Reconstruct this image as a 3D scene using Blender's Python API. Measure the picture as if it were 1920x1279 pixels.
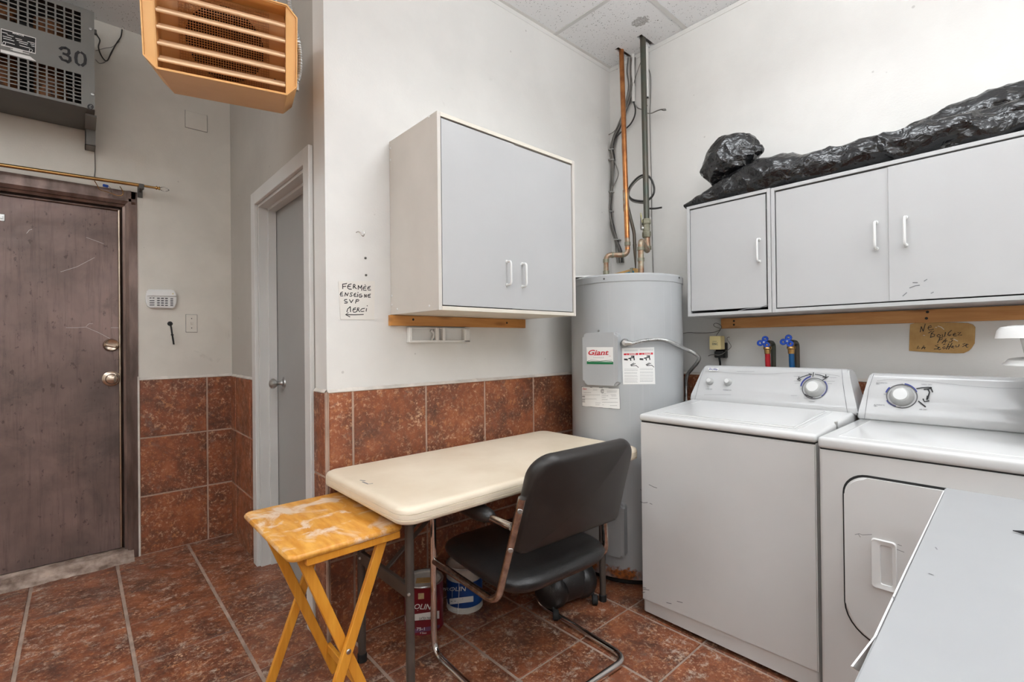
import bpy, bmesh, math, random
from mathutils import Vector, Matrix, noise
random.seed(7)
R_ = math.radians
for o in list(bpy.data.objects):
    bpy.data.objects.remove(o)
SC = bpy.context.scene
COL = SC.collection

# ------------------------------------------------------------------ camera
FPX, YAW, PITCH, ROLL, CYP = 904.0128, 47.9587, 0.2365, -0.6162, 639.5
CAM = Vector((0, 0, 1.2))
_a, _t, _r = R_(YAW), R_(PITCH), R_(ROLL)
_R0 = Matrix(((math.sin(_a), -math.cos(_a), 0), (math.cos(_a), math.sin(_a), 0), (0, 0, 1)))
_P = Matrix(((1, 0, 0), (0, math.cos(_t), math.sin(_t)), (0, -math.sin(_t), math.cos(_t))))
_Q = Matrix(((math.cos(_r), 0, math.sin(_r)), (0, 1, 0), (-math.sin(_r), 0, math.cos(_r))))
CM = _Q @ _P @ _R0                    # rows: right, forward, up
cd = bpy.data.cameras.new('camera')
cam = bpy.data.objects.new('camera', cd)
COL.objects.link(cam)
cd.sensor_width = 36
cd.sensor_fit = 'HORIZONTAL'
cd.lens = FPX * 36 / 1920
cd.clip_start = 0.02
rt, fw, upv = CM[0], CM[1], CM[2]
cam.matrix_world = Matrix(((rt[0], upv[0], -fw[0], CAM[0]), (rt[1], upv[1], -fw[1], CAM[1]),
                           (rt[2], upv[2], -fw[2], CAM[2]), (0, 0, 0, 1)))
SC.camera = cam
SC.view_settings.view_transform = 'Standard'
SC.view_settings.look = 'None'
SC.view_settings.gamma = 1
SC.view_settings.use_curve_mapping = False
SC.view_settings.exposure = -0.43

# ------------------------------------------------------------------ room size, world, lamps
XC, XD, YA, YB, ZC = 2.6285, 0.737, 3.5037, 1.9209, 3.012
XL, YR, ZS = -2.6, -2.6, 3.3
w = bpy.data.worlds.new('world')
SC.world = w
w.use_nodes = True
w.node_tree.nodes['Background'].inputs[0].default_value = (1, 1, 1, 1)
w.node_tree.nodes['Background'].inputs[1].default_value = 0.05

def area(name, loc, sx, sy, power, color=(0.955, 1.0, 1.04)):
    l = bpy.data.lights.new(name, 'AREA')
    l.shape = 'RECTANGLE'
    l.size, l.size_y, l.energy, l.color = sx, sy, power, color
    o = bpy.data.objects.new(name, l)
    o.location = loc
    COL.objects.link(o)
    return o
# fluorescent tube pair, then four added fill fixtures (all above or behind the picture)
for k, (lx, ly, pw) in enumerate([(1.45, 0.30, 9.0), (-0.45, 0.30, 4.6), (-1.3, -1.5, 13), (1.3, -1.7, 12), (-1.6, 1.7, 8.5)]):
    # down strips, with up and side lamps added to brighten ceiling and walls
    for s in (-1, 1):
        area('tube_and_fill_down', (lx + s * 0.13, ly, ZC - 0.20), 0.07, 1.15, pw * (0.5 if k else 0.8))
        sd = area('fill_side', (lx + s * 0.18, ly, ZC - 0.18), 0.07, 1.15, pw * (0.5 if k else 0.06))
        sd.rotation_euler = (0, -s * math.pi / 2, 0)
    up_l = area('fill_up', (lx, ly, ZC - 0.42), 0.30, 1.15, pw * (5.0 if k else 3.6))
    up_l.rotation_euler = (math.pi, 0, 0)

# ------------------------------------------------------------------ helpers
def ray(px, py):
    v = Vector(((px - 960) / FPX, 1, -(py - CYP) / FPX))
    return CM.transposed() @ v
def U(px, py, ax, val):
    d = ray(px, py)
    i = 'xyz'.index(ax)
    return CAM + d * ((val - CAM[i]) / d[i])
def UP(px, py, p0, n):
    d = ray(px, py)
    return CAM + d * ((Vector(p0) - CAM).dot(Vector(n)) / d.dot(Vector(n)))
def V(*a):
    return Vector(a)
ORG = {}
def thing(name, label, cat, loc, group=None):
    o = bpy.data.objects.new(name, None)
    o.empty_display_size = 0.05
    o.location = loc
    COL.objects.link(o)
    ORG[o] = Vector(loc)
    tag(o, label, cat, group)
    return o
def tag(o, label=None, cat=None, group=None, kind=None):
    if label: o['label'] = label
    if cat: o['category'] = cat
    if group: o['group'] = group
    if kind: o['kind'] = kind
    return o
STUFF = {'scuff', 'scratch', 'marker_arrow', 'fine_print', 'lettering', 'handwriting', 'pictogram', 'border', 'stencil_number', 'approval_mark', 'surface_tear', 'paint_drip', 'dial_band', 'red_band', 'end_cap_seam', 'lid_bead', 'deck_bead', 'moulded_mark', 'green_band'}
def obj(name, bm, mat, parent=None, smooth=None, origin=None):
    """link bm (world coordinates) as one mesh object"""
    bmesh.ops.recalc_face_normals(bm, faces=bm.faces)
    if parent is not None:
        L = ORG[parent]
    elif origin is not None:
        L = Vector(origin)
    else:
        mn = [min(v.co[i] for v in bm.verts) for i in range(3)]
        mx = [max(v.co[i] for v in bm.verts) for i in range(3)]
        L = Vector(((mn[0] + mx[0]) / 2, (mn[1] + mx[1]) / 2, mn[2]))
    for v in bm.verts:
        v.co -= L
    me = bpy.data.meshes.new(name)
    if smooth is not None:
        for f in bm.faces: f.smooth = True
        for e in bm.edges:
            if len(e.link_faces) == 2 and e.calc_face_angle(0) > R_(smooth):
                e.smooth = False
    bm.to_mesh(me)
    bm.free()
    for m in (mat if isinstance(mat, (list, tuple)) else [mat]):
        me.materials.append(m)
    o = bpy.data.objects.new(name, me)
    COL.objects.link(o)
    if name in STUFF: o['kind'] = 'stuff'
    if parent is not None:
        o.parent = parent
        ORG[o] = L
    else:
        o.location = L
        ORG[o] = L
    return o
def B():
    return bmesh.new()
def box(bm, a, b, bev=0, seg=2, only=None):
    x0, y0, z0 = [min(p, q) for p, q in zip(a, b)]
    x1, y1, z1 = [max(p, q) for p, q in zip(a, b)]
    vs = [bm.verts.new(p) for p in [(x0,y0,z0),(x1,y0,z0),(x1,y1,z0),(x0,y1,z0),(x0,y0,z1),(x1,y0,z1),(x1,y1,z1),(x0,y1,z1)]]
    fs = [bm.faces.new([vs[i] for i in q]) for q in [(0,3,2,1),(4,5,6,7),(0,1,5,4),(1,2,6,5),(2,3,7,6),(3,0,4,7)]]
    if bev:
        es = set(e for f in fs for e in f.edges)
        if only == 'z': es = [e for e in es if abs(e.verts[0].co.z - e.verts[1].co.z) > 1e-6]
        bmesh.ops.bevel(bm, geom=list(es), offset=bev, segments=seg, affect='EDGES', profile=0.5)
    return bm
def obox(bm, c, ax, h, bev=0, seg=2):
    """oriented box: centre, three axes, half sizes"""
    vs = []
    for s in [(-1,-1,-1),(1,-1,-1),(1,1,-1),(-1,1,-1),(-1,-1,1),(1,-1,1),(1,1,1),(-1,1,1)]:
        p = Vector(c)
        for i in range(3): p = p + Vector(ax[i]) * (s[i] * h[i])
        vs.append(bm.verts.new(p))
    fs = [bm.faces.new([vs[i] for i in q]) for q in [(0,3,2,1),(4,5,6,7),(0,1,5,4),(1,2,6,5),(2,3,7,6),(3,0,4,7)]]
    if bev:
        bmesh.ops.bevel(bm, geom=list(set(e for f in fs for e in f.edges)), offset=bev, segments=seg, affect='EDGES', profile=0.5)
    return bm
def beam(bm, p, q, wdt, th, side):
    """rectangular bar from p to q; side = width direction"""
    p, q = Vector(p), Vector(q)
    d = (q - p)
    L = d.length
    d.normalize()
    s = Vector(side)
    s = (s - d * s.dot(d)).normalized()
    n = d.cross(s)
    return obox(bm, (p + q) / 2, (d, s, n), (L / 2, wdt / 2, th / 2), 0.002, 1)
def prism(bm, pts, vec):
    """closed polygon (3D points) extruded along vec"""
    a = [bm.verts.new(p) for p in pts]
    b = [bm.verts.new(Vector(p) + Vector(vec)) for p in pts]
    n = len(pts)
    bm.faces.new(a)
    bm.faces.new(b[::-1])
    for i in range(n):
        bm.faces.new([a[i], b[i], b[(i + 1) % n], a[(i + 1) % n]])
    return bm
def rrect(w_, h_, r, n=5):
    pts = []
    rr = r if isinstance(r, (list, tuple)) else [r] * 4
    for k, (sx, sy) in enumerate([(1, 1), (-1, 1), (-1, -1), (1, -1)]):
        q = rr[k]
        cx, cy = sx * (w_ / 2 - q), sy * (h_ / 2 - q)
        for i in range(n + 1):
            a = math.pi / 2 * (k + i / n)
            pts.append((cx + q * math.cos(a), cy + q * math.sin(a)))
    return pts
def smoothpath(pts, rad, n=6):
    """round the corners of a polyline"""
    pts = [Vector(p) for p in pts]
    out = [pts[0]]
    for i in range(1, len(pts) - 1):
        a, b, c = pts[i - 1], pts[i], pts[i + 1]
        r = min(rad, (a - b).length * .49, (c - b).length * .49)
        p, q = b + (a - b).normalized() * r, b + (c - b).normalized() * r
        for k in range(n + 1):
            t = k / n
            out.append(p * (1 - t) ** 2 + b * 2 * t * (1 - t) + q * t * t)
    out.append(pts[-1])
    return out
def spline(pts, n=8):
    pts = [Vector(p) for p in pts]
    P = [pts[0] * 2 - pts[1]] + pts + [pts[-1] * 2 - pts[-2]]
    out = []
    for i in range(1, len(P) - 2):
        for k in range(n):
            t = k / n
            out.append(0.5 * ((2 * P[i]) + (P[i+1] - P[i-1]) * t + (2*P[i-1] - 5*P[i] + 4*P[i+1] - P[i+2]) * t*t + (3*P[i] - P[i-1] - 3*P[i+1] + P[i+2]) * t**3))
    out.append(pts[-1])
    return out
def tube(bm, pts, r, n=8, cap=True, closed=False):
    pts = [Vector(p) for p in pts]
    m = len(pts)
    rings = []
    t0 = (pts[1] - pts[0]).normalized()
    nrm = t0.orthogonal().normalized()
    for i in range(m):
        if closed: t = (pts[(i + 1) % m] - pts[i - 1])
        elif i == 0: t = pts[1] - pts[0]
        elif i == m - 1: t = pts[-1] - pts[-2]
        else: t = pts[i + 1] - pts[i - 1]
        if t.length < 1e-9: t = t0
        t.normalize()
        nrm = (nrm - t * nrm.dot(t))
        if nrm.length < 1e-6: nrm = t.orthogonal()
        nrm.normalize()
        b = t.cross(nrm)
        rr = r(i / (m - 1), i) if callable(r) else r
        rings.append([bm.verts.new(pts[i] + (nrm * math.cos(2*math.pi*k/n) + b * math.sin(2*math.pi*k/n)) * rr) for k in range(n)])
    for i in range(m if closed else m - 1):
        a, c = rings[i], rings[(i + 1) % m]
        for k in range(n):
            bm.faces.new([a[k], a[(k + 1) % n], c[(k + 1) % n], c[k]])
    if cap and not closed:
        bm.faces.new(rings[0][::-1])
        bm.faces.new(rings[-1])
    return bm
def lathe(bm, prof, c, ax=(0, 0, 1), n=32, a0=0, a1=None):
    """profile [(radius, height)] around axis through c"""
    ax = Vector(ax).normalized()
    e1 = ax.orthogonal().normalized()
    if abs(ax.z) > .99: e1 = Vector((1, 0, 0))
    e2 = ax.cross(e1)
    c = Vector(c)
    rings = []
    for (r, h) in prof:
        if r < 1e-6:
            rings.append([bm.verts.new(c + ax * h)])
        else:
            rings.append([bm.verts.new(c + ax * h + (e1 * math.cos(2*math.pi*k/n) + e2 * math.sin(2*math.pi*k/n)) * r) for k in range(n)])
    for a, b in zip(rings[:-1], rings[1:]):
        if len(a) == 1 and len(b) == 1: continue
        for k in range(n):
            k2 = (k + 1) % n
            if len(a) == 1: bm.faces.new([a[0], b[k2], b[k]])
            elif len(b) == 1: bm.faces.new([a[k], a[k2], b[0]])
            else: bm.faces.new([a[k], a[k2], b[k2], b[k]])
    return bm
def pillow(bm, a, b, n, tt, tb, m, fn, rings=9, seg=56):
    """superellipse cushion: half sizes a,b; exponent n; thickness top/bottom; fn(u,v,w)->world"""
    def edge(ph):
        c, s = abs(math.cos(ph)), abs(math.sin(ph))
        return ((c / a) ** n + (s / b) ** n) ** (-1 / n)
    lay = []
    rhos = [math.sin(math.pi / 2 * i / rings) for i in range(1, rings + 1)]
    def ring(rho, t):
        h = t * max(0, 1 - rho ** m) ** .5
        return [bm.verts.new(fn(rho * edge(p) * math.cos(p), rho * edge(p) * math.sin(p), h)) for p in [2 * math.pi * k / seg for k in range(seg)]]
    top = [ring(r, tt) for r in rhos]
    bot = [ring(r, -tb) for r in rhos[:-1]] + [top[-1]]
    ct, cb = bm.verts.new(fn(0, 0, tt)), bm.verts.new(fn(0, 0, -tb))
    for L, c in ((top, ct), (bot, cb)):
        for k in range(seg):
            bm.faces.new([c, L[0][k], L[0][(k + 1) % seg]])
        for i in range(len(L) - 1):
            for k in range(seg):
                k2 = (k + 1) % seg
                bm.faces.new([L[i][k], L[i + 1][k], L[i + 1][k2], L[i][k2]])
    return bm
def textmesh(s, size, fn, bm=None, shear=0.0, align='CENTER', off=0.0, space=1.0):
    """built-in font text mapped by fn(u, v) -> world point"""
    cu = bpy.data.curves.new('lettering', 'FONT')
    cu.body = s
    cu.size = size
    cu.shear = shear
    cu.align_x = align
    cu.align_y = 'CENTER'
    cu.offset = off
    cu.space_character = space
    cu.resolution_u = 3
    o = bpy.data.objects.new('lettering', cu)
    COL.objects.link(o)
    dg = bpy.context.evaluated_depsgraph_get()
    me = bpy.data.meshes.new_from_object(o.evaluated_get(dg))
    bpy.data.objects.remove(o)
    bpy.data.curves.remove(cu)
    bm = bm or B()
    t = bmesh.new()
    t.from_mesh(me)
    bpy.data.meshes.remove(me)
    vm = {}
    for v in t.verts: vm[v] = bm.verts.new(fn(v.co.x, v.co.y))
    for f in t.faces:
        try: bm.faces.new([vm[v] for v in f.verts])
        except ValueError: pass
    t.free()
    return bm
def frame(o, u, v):
    o, u, v = Vector(o), Vector(u), Vector(v)
    n = u.cross(v).normalized()
    return lambda a, b, c=0.0: o + u * a + v * b + n * c
def flat(bm, F, pts, off=0.0, th=0.0):
    """flat polygon on a frame (optionally thick towards the viewer)"""
    if th:
        return prism(bm, [F(a, b, off) for a, b in pts], F(0, 0, th) - F(0, 0, 0))
    bm.faces.new([bm.verts.new(F(a, b, off)) for a, b in pts])
    return bm
def strokes(bm, lines, fn, wdt, off):
    """pen strokes: polylines of pixel points put on a surface by fn(px,py)->(point, normal)"""
    for ln in lines:
        pn = [fn(*p) for p in ln]
        pts = [p + n * off for p, n in pn]
        nn = pn[0][1]
        L, Rr = [], []
        for i, p in enumerate(pts):
            t = (pts[min(i + 1, len(pts) - 1)] - pts[max(i - 1, 0)])
            if t.length < 1e-9: t = V(0, 0, 1)
            t.normalize()
            s = t.cross(nn).normalized() * wdt / 2
            e = V(0, 0, 0)
            if i == 0: e = -t * wdt * .4
            if i == len(pts) - 1: e = t * wdt * .4
            L.append(bm.verts.new(p + s + e))
            Rr.append(bm.verts.new(p - s + e))
        for i in range(len(pts) - 1):
            bm.faces.new([L[i], Rr[i], Rr[i + 1], L[i + 1]])
    return bm
def zoom(x0, y0, s):
    return lambda x, y: (x0 + x / s, y0 + y / s)

# ------------------------------------------------------------------ materials
def _mat(name):
    m = bpy.data.materials.new(name)
    m.use_nodes = True
    nt = m.node_tree
    return m, nt, nt.nodes['Principled BSDF']
def N(nt, t, **kw):
    n = nt.nodes.new(t)
    for k, v in kw.items():
        if k in n.inputs: n.inputs[k].default_value = v
        else: setattr(n, k, v)
    return n
def ramp(nt, stops, fac):
    r = nt.nodes.new('ShaderNodeValToRGB')
    e = r.color_ramp.elements
    while len(e) < len(stops): e.new(.5)
    for i, (p, c) in enumerate(stops):
        e[i].position = p
        e[i].color = (c[0], c[1], c[2], 1) if not isinstance(c, (int, float)) else (c, c, c, 1)
    nt.links.new(fac, r.inputs[0])
    return r.outputs[0]
def mixc(nt, fac, a, b, mode='MIX'):
    m = nt.nodes.new('ShaderNodeMix')
    m.data_type = 'RGBA'
    m.blend_type = mode
    for sock, v in ((m.inputs[0], fac), (m.inputs[6], a), (m.inputs[7], b)):
        if hasattr(v, 'is_output'): nt.links.new(v, sock)
        elif isinstance(v, (int, float)): sock.default_value = v
        else: sock.default_value = (v[0], v[1], v[2], 1)
    return m.outputs[2]
def coords(nt, scale=(1, 1, 1), kind='pos'):
    if kind == 'pos':
        out = nt.nodes.new('ShaderNodeNewGeometry').outputs['Position']
    else:
        out = nt.nodes.new('ShaderNodeTexCoord').outputs['Object']
    mp = nt.nodes.new('ShaderNodeMapping')
    mp.inputs['Scale'].default_value = scale
    nt.links.new(out, mp.inputs[0])
    return mp.outputs[0]
def nz(nt, vec, scale, detail=4, rough=.55, dist=0):
    n = N(nt, 'ShaderNodeTexNoise', Scale=scale, Detail=detail, Roughness=rough, Distortion=dist)
    nt.links.new(vec, n.inputs['Vector'])
    return n.outputs['Fac']
def bump(nt, b, h, strength, dist=.01):
    n = N(nt, 'ShaderNodeBump', Strength=strength, Distance=dist)
    nt.links.new(h, n.inputs['Height'])
    nt.links.new(n.outputs[0], b.inputs['Normal'])
def pm(name, c, rough=.5, metal=0.0, var=.06, scale=6, bmp=0.0, bscale=60, c2=None, spec=None, coat=0, stretch=(1, 1, 1)):
    m, nt, b = _mat(name)
    vec = coords(nt, stretch)
    f = nz(nt, vec, scale)
    c2 = c2 or tuple(x * (1 - var) for x in c)
    col = ramp(nt, [(.35, c2), (.65, c)], f)
    nt.links.new(col, b.inputs['Base Color'])
    b.inputs['Roughness'].default_value = rough
    b.inputs['Metallic'].default_value = metal
    if spec is not None: b.inputs['Specular IOR Level'].default_value = spec
    if coat: b.inputs['Coat Weight'].default_value = coat
    if bmp: bump(nt, b, nz(nt, vec, bscale), bmp)
    return m
def s2l(r, g, b):
    f = lambda c: ((c / 255 + .055) / 1.055) ** 2.4 if c > 10 else c / 255 / 12.92
    return (f(r), f(g), f(b))

def wall_mat(name, c, dirt, amount=.5, seed=0.0):
    """painted plaster with faint roller relief, scuffs, nail holes and grubby patches"""
    m, nt, b = _mat(name)
    vec = coords(nt)
    mp = nt.nodes.new('ShaderNodeMapping')
    mp.inputs['Location'].default_value = (seed, seed * .7, seed * .3)
    nt.links.new(vec, mp.inputs[0])
    v = mp.outputs[0]
    big = nz(nt, v, 1.7, 5, .6)
    col = ramp(nt, [(.42, tuple(c[i] * (1 - amount * .12) for i in range(3))), (.6, c)], big)
    sc = ramp(nt, [(.66, 0), (.76, 1)], nz(nt, v, 5.5, 8, .72, .6))
    col = mixc(nt, mul(nt, sc, amount * .55), col, dirt)
    vo = N(nt, 'ShaderNodeTexVoronoi', Scale=7.5)
    nt.links.new(v, vo.inputs['Vector'])
    dot = ramp(nt, [(.035, 1), (.05, 0)], vo.outputs['Distance'])
    col = mixc(nt, mul(nt, dot, amount * .6), col, (.22, .2, .18))
    nt.links.new(col, b.inputs['Base Color'])
    b.inputs['Roughness'].default_value = .55
    bump(nt, b, nz(nt, v, 130, 3), .12, .004)
    return m
def mul(nt, a, k):
    n = nt.nodes.new('ShaderNodeMath')
    n.operation = 'MULTIPLY'
    nt.links.new(a, n.inputs[0])
    if hasattr(k, 'is_output'): nt.links.new(k, n.inputs[1])
    else: n.inputs[1].default_value = k
    return n.outputs[0]

def tile_mat(name, gain=1.0, floor=False):
    m, nt, b = _mat(name)
    geo = nt.nodes.new('ShaderNodeNewGeometry')
    oi = nt.nodes.new('ShaderNodeObjectInfo')
    mulr = nt.nodes.new('ShaderNodeVectorMath')
    mulr.operation = 'MULTIPLY_ADD'
    cmb = nt.nodes.new('ShaderNodeCombineXYZ')
    for i in range(3): nt.links.new(oi.outputs['Random'], cmb.inputs[i])
    nt.links.new(cmb.outputs[0], mulr.inputs[0])
    mulr.inputs[1].default_value = (37, 53, 71)
    nt.links.new(geo.outputs['Position'], mulr.inputs[2])
    v = mulr.outputs[0]
    n1 = nz(nt, v, 7, 6, .72, .15)
    base = ramp(nt, [(.30, (.075*gain, .034*gain, .024*gain)), (.44, (.155*gain, .055*gain, .030*gain)), (.56, (.245*gain, .078*gain, .035*gain)), (.72, (.36*gain, .125*gain, .055*gain))], n1)
    n2 = nz(nt, v, 62, 5, .78, .25)
    fl = ramp(nt, [(.53, 0), (.64, 1)], n2)
    pat = ramp(nt, [(.36, .10), (.62, .85)], nz(nt, v, 8, 3, .65))
    col = mixc(nt, mul(nt, fl, pat), base, (.66*gain, .42*gain, .27*gain))
    n4 = ramp(nt, [(.57, 0), (.68, .8)], nz(nt, v, 34, 5, .75, .3))
    col = mixc(nt, n4, col, (.46*gain, .19*gain, .075*gain))
    n5 = ramp(nt, [(.58, 0), (.70, .6)], nz(nt, v, 15, 6, .75, .2))
    col = mixc(nt, n5, col, (.17*gain, .125*gain, .105*gain))
    if floor:
        dust = ramp(nt, [(.54, 0), (.65, .85)], nz(nt, v, 19, 7, .82, .2))
        col = mixc(nt, dust, col, (.50, .41, .33))
    nt.links.new(col, b.inputs['Base Color'])
    ro = ramp(nt, [(.3, .28), (.7, .5)], nz(nt, v, 25, 4))
    nt.links.new(ro, b.inputs['Roughness'])
    b.inputs['Specular IOR Level'].default_value = .4
    bump(nt, b, n2, .25, .004)
    return m
M = {}
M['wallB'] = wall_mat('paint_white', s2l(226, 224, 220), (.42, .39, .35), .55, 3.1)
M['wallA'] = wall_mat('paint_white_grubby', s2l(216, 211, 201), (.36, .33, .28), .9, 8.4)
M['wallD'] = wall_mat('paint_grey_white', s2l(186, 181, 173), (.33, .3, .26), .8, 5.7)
M['tile_w'] = tile_mat('tile_rust_wall', 1.1)
M['tile_f'] = tile_mat('tile_rust_floor', 1.0, True)
M['grout'] = pm('grout_brown_grey', s2l(182, 158, 142), .9, var=.35, scale=9, bmp=.3)
M['grout_w'] = pm('grout_wall_tan', s2l(184, 156, 138), .9, var=.3, scale=9, bmp=.3)
M['caulk'] = pm('caulk_white', s2l(222, 214, 204), .7, var=.25, scale=14, bmp=.4, bscale=40)
M['white_app'] = pm('white_enamel', s2l(214, 214, 213), .16, var=.03, scale=3, spec=.5)
M['white_app_side'] = pm('white_enamel_cabinet', s2l(212, 211, 209), .22, var=.05, scale=2.5, spec=.45)
M['console'] = pm('console_plastic', s2l(190, 190, 190), .17, var=.03, spec=.5)
M['white_plastic'] = pm('white_plastic', s2l(226, 226, 224), .25, var=.03)
M['melamine'] = pm('white_melamine', s2l(182, 182, 182), .4, var=.035, scale=4)
M['edge_cream'] = pm('cream_edging', s2l(220, 213, 200), .5, var=.05)
M['side_cream'] = pm('cream_panel', s2l(206, 200, 192), .5, var=.05)
M['grey_paint'] = pm('grey_enamel', s2l(118, 117, 113), .45, var=.12, scale=5)
M['grey_dark'] = pm('grey_enamel_dark', s2l(84, 82, 78), .5, var=.15, scale=5)
M['black'] = pm('black_matt', (.006, .006, .006), .6, var=.2)
M['dark_gap'] = pm('dark_rubber', (.012, .012, .012), .7, var=.2)
M['chrome'] = pm('chrome', (.78, .76, .74), .12, 1.0, var=.15, scale=20)
M['chrome_worn'] = pm('chrome_worn', (.62, .58, .54), .22, 1.0, c2=(.30, .26, .23), scale=45)
M['steel'] = pm('galvanised_steel', (.55, .55, .54), .35, 1.0, var=.3, scale=25)
M['brass'] = pm('brass', (.55, .34, .13), .25, 1.0, var=.3, scale=15)
M['bronze'] = pm('satin_bronze', (.56, .46, .37), .24, 1.0, var=.2, scale=15)
M['grey_label'] = pm('grey_print', s2l(120, 120, 122), .6, var=.1)
M['copper'] = pm('copper', s2l(196, 132, 80), .32, .85, c2=s2l(150, 92, 55), scale=12)
M['copper_old'] = pm('copper_tarnished', s2l(150, 105, 78), .45, .55, c2=s2l(168, 160, 140), scale=28)
M['pipe_dark'] = pm('pipe_tarnished', s2l(92, 82, 72), .42, .5, c2=s2l(78, 84, 76), scale=7)
M['pipe_green'] = pm('pipe_solder_grey', s2l(150, 146, 128), .5, .3, c2=s2l(120, 118, 98), scale=30)
M['cable_grey'] = pm('cable_grey', s2l(130, 126, 120), .55, var=.35, scale=15)
M['cable_dark'] = pm('cable_dark', s2l(52, 50, 48), .5, var=.3, scale=15)
M['vinyl'] = pm('black_vinyl', (.018, .017, .017), .33, var=.35, scale=7, bmp=.12, bscale=240, spec=.5)
M['vinyl_back'] = pm('black_plastic_shell', (.026, .022, .020), .42, var=.3, scale=5, bmp=.06, bscale=300, spec=.45)
M['table_plastic'] = pm('cream_table_plastic', s2l(232, 219, 198), .42, c2=s2l(218, 202, 178), scale=3.2, bmp=.06, bscale=180)
M['leg_metal'] = pm('dark_grey_powder_coat', s2l(88, 80, 74), .4, .2, var=.25, scale=9)
M['yellow'] = pm('mustard_enamel', s2l(232, 178, 112), .38, c2=s2l(224, 166, 98), scale=4)
M['yellow_in'] = pm('mustard_enamel_inner', s2l(206, 146, 84), .45, var=.1)
M['blue'] = pm('blue_paint', s2l(22, 78, 190), .35, var=.1)
M['hose_red'] = pm('red_rubber_hose', s2l(200, 30, 44), .45, var=.1)
M['hose_blue'] = pm('blue_rubber_hose', s2l(10, 92, 150), .45, var=.1)
M['ink'] = pm('black_ink', (.012, .012, .014), .6, var=.1)
M['print_red'] = pm('red_print', s2l(200, 24, 44), .5, var=.05)
M['print_green'] = pm('green_print', s2l(14, 110, 66), .5, var=.05)
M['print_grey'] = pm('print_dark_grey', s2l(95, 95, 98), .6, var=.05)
M['print_blue'] = pm('navy_print', s2l(34, 48, 130), .5, var=.05)
M['paper'] = pm('paper_white', s2l(226, 222, 215), .75, var=.03)
M['sticker'] = pm('sticker_white', s2l(232, 231, 228), .5, var=.03)
M['beige'] = pm('beige_plastic', s2l(224, 206, 150), .45, var=.08)
M['door_grey'] = pm('door_grey_paint', s2l(158, 157, 154), .45, var=.05, scale=3)
M['trim_grey'] = pm('trim_white_paint', s2l(214, 213, 210), .4, var=.06, scale=4)
M['purple'] = pm('mauve_print', s2l(110, 70, 100), .5)
M['can_red'] = pm('paint_can_red', s2l(128, 18, 34), .35, var=.3, scale=8)
M['can_blue'] = pm('paint_can_blue', s2l(20, 82, 160), .35, c2=s2l(14, 40, 96), scale=7)
M['can_white'] = pm('paint_can_white', s2l(205, 200, 192), .4, var=.2, scale=18)
M['glass'] = None

def ceiling_mat():
    m, nt, b = _mat('acoustic_tile')
    v = coords(nt)
    vo = N(nt, 'ShaderNodeTexVoronoi', Scale=95)
    nt.links.new(v, vo.inputs['Vector'])
    pits = ramp(nt, [(.16, 1), (.26, 0)], vo.outputs['Distance'])
    keep = ramp(nt, [(.50, 0), (.56, 1)], nz(nt, v, 60, 2))
    col = mixc(nt, mul(nt, pits, keep), s2l(236, 236, 236), s2l(112, 110, 108))
    # water stain by the pipes: its own blotchy outline
    def blot(cx, cy, rx, ry, edge):
        mp = nt.nodes.new('ShaderNodeMapping')
        mp.vector_type = 'POINT'
        mp.inputs['Location'].default_value = (-cx / rx, -cy / ry, 0)
        mp.inputs['Scale'].default_value = (1 / rx, 1 / ry, 0)
        nt.links.new(v, mp.inputs[0])
        ln = nt.nodes.new('ShaderNodeVectorMath')
        ln.operation = 'LENGTH'
        nt.links.new(mp.outputs[0], ln.inputs[0])
        ad = nt.nodes.new('ShaderNodeMath')
        ad.operation = 'MULTIPLY_ADD'
        nt.links.new(nz(nt, v, 38, 5, .7), ad.inputs[0])
        ad.inputs[1].default_value = 1.1
        nt.links.new(ln.outputs['Value'], ad.inputs[2])
        return ramp(nt, edge, ad.outputs[0])
    st = blot(2.375, 1.525, .085, .105, [(.0, .25), (1.0, 1), (1.45, .95), (1.52, 0)])
    sp = ramp(nt, [(.46, 0), (.62, 1)], nz(nt, v, 160, 3, .6))
    col = mixc(nt, mul(nt, st, .55), col, s2l(132, 127, 120))
    col = mixc(nt, mul(nt, mul(nt, st, sp), .6), col, s2l(96, 92, 86))
    st2 = blot(2.38, 1.83, .045, .06, [(.0, 0), (1.30, .05), (1.45, 1), (1.55, 0)])
    col = mixc(nt, mul(nt, st2, .45), col, s2l(140, 132, 122))
    nt.links.new(col, b.inputs['Base Color'])
    b.inputs['Roughness'].default_value = .9
    bump(nt, b, nz(nt, v, 120, 4), .25, .004)
    return m
M['ceil'] = ceiling_mat()

def wood_mat(name, c1, c2, knot, axis, rough=.5):
    m, nt, b = _mat(name)
    sc = [14, 14, 14]
    sc['xyz'.index(axis)] = 1.2
    v = coords(nt, tuple(sc))
    n = nz(nt, v, 2.2, 6, .6, 1.2)
    col = ramp(nt, [(.3, c2), (.7, c1)], n)
    sc2 = [26, 26, 26]
    sc2['xyz'.index(axis)] = 7
    vo = N(nt, 'ShaderNodeTexVoronoi', Scale=.55)
    nt.links.new(coords(nt, tuple(sc2)), vo.inputs['Vector'])
    kn = ramp(nt, [(.10, 1), (.24, 0)], vo.outputs['Distance'])
    col = mixc(nt, mul(nt, kn, .8), col, knot)
    nt.links.new(col, b.inputs['Base Color'])
    b.inputs['Roughness'].default_value = rough
    bump(nt, b, n, .15, .003)
    return m
M['pineB'] = wood_mat('pine_board_x', s2l(206, 148, 80), s2l(180, 116, 54), s2l(112, 62, 28), 'x')
M['pineC'] = wood_mat('pine_board_y', s2l(208, 152, 92), s2l(186, 124, 66), s2l(116, 66, 32), 'y')
M['tray_leg'] = wood_mat('varnished_beech', s2l(226, 160, 58), s2l(204, 132, 38), s2l(190, 120, 36), 'z', .35)

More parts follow.
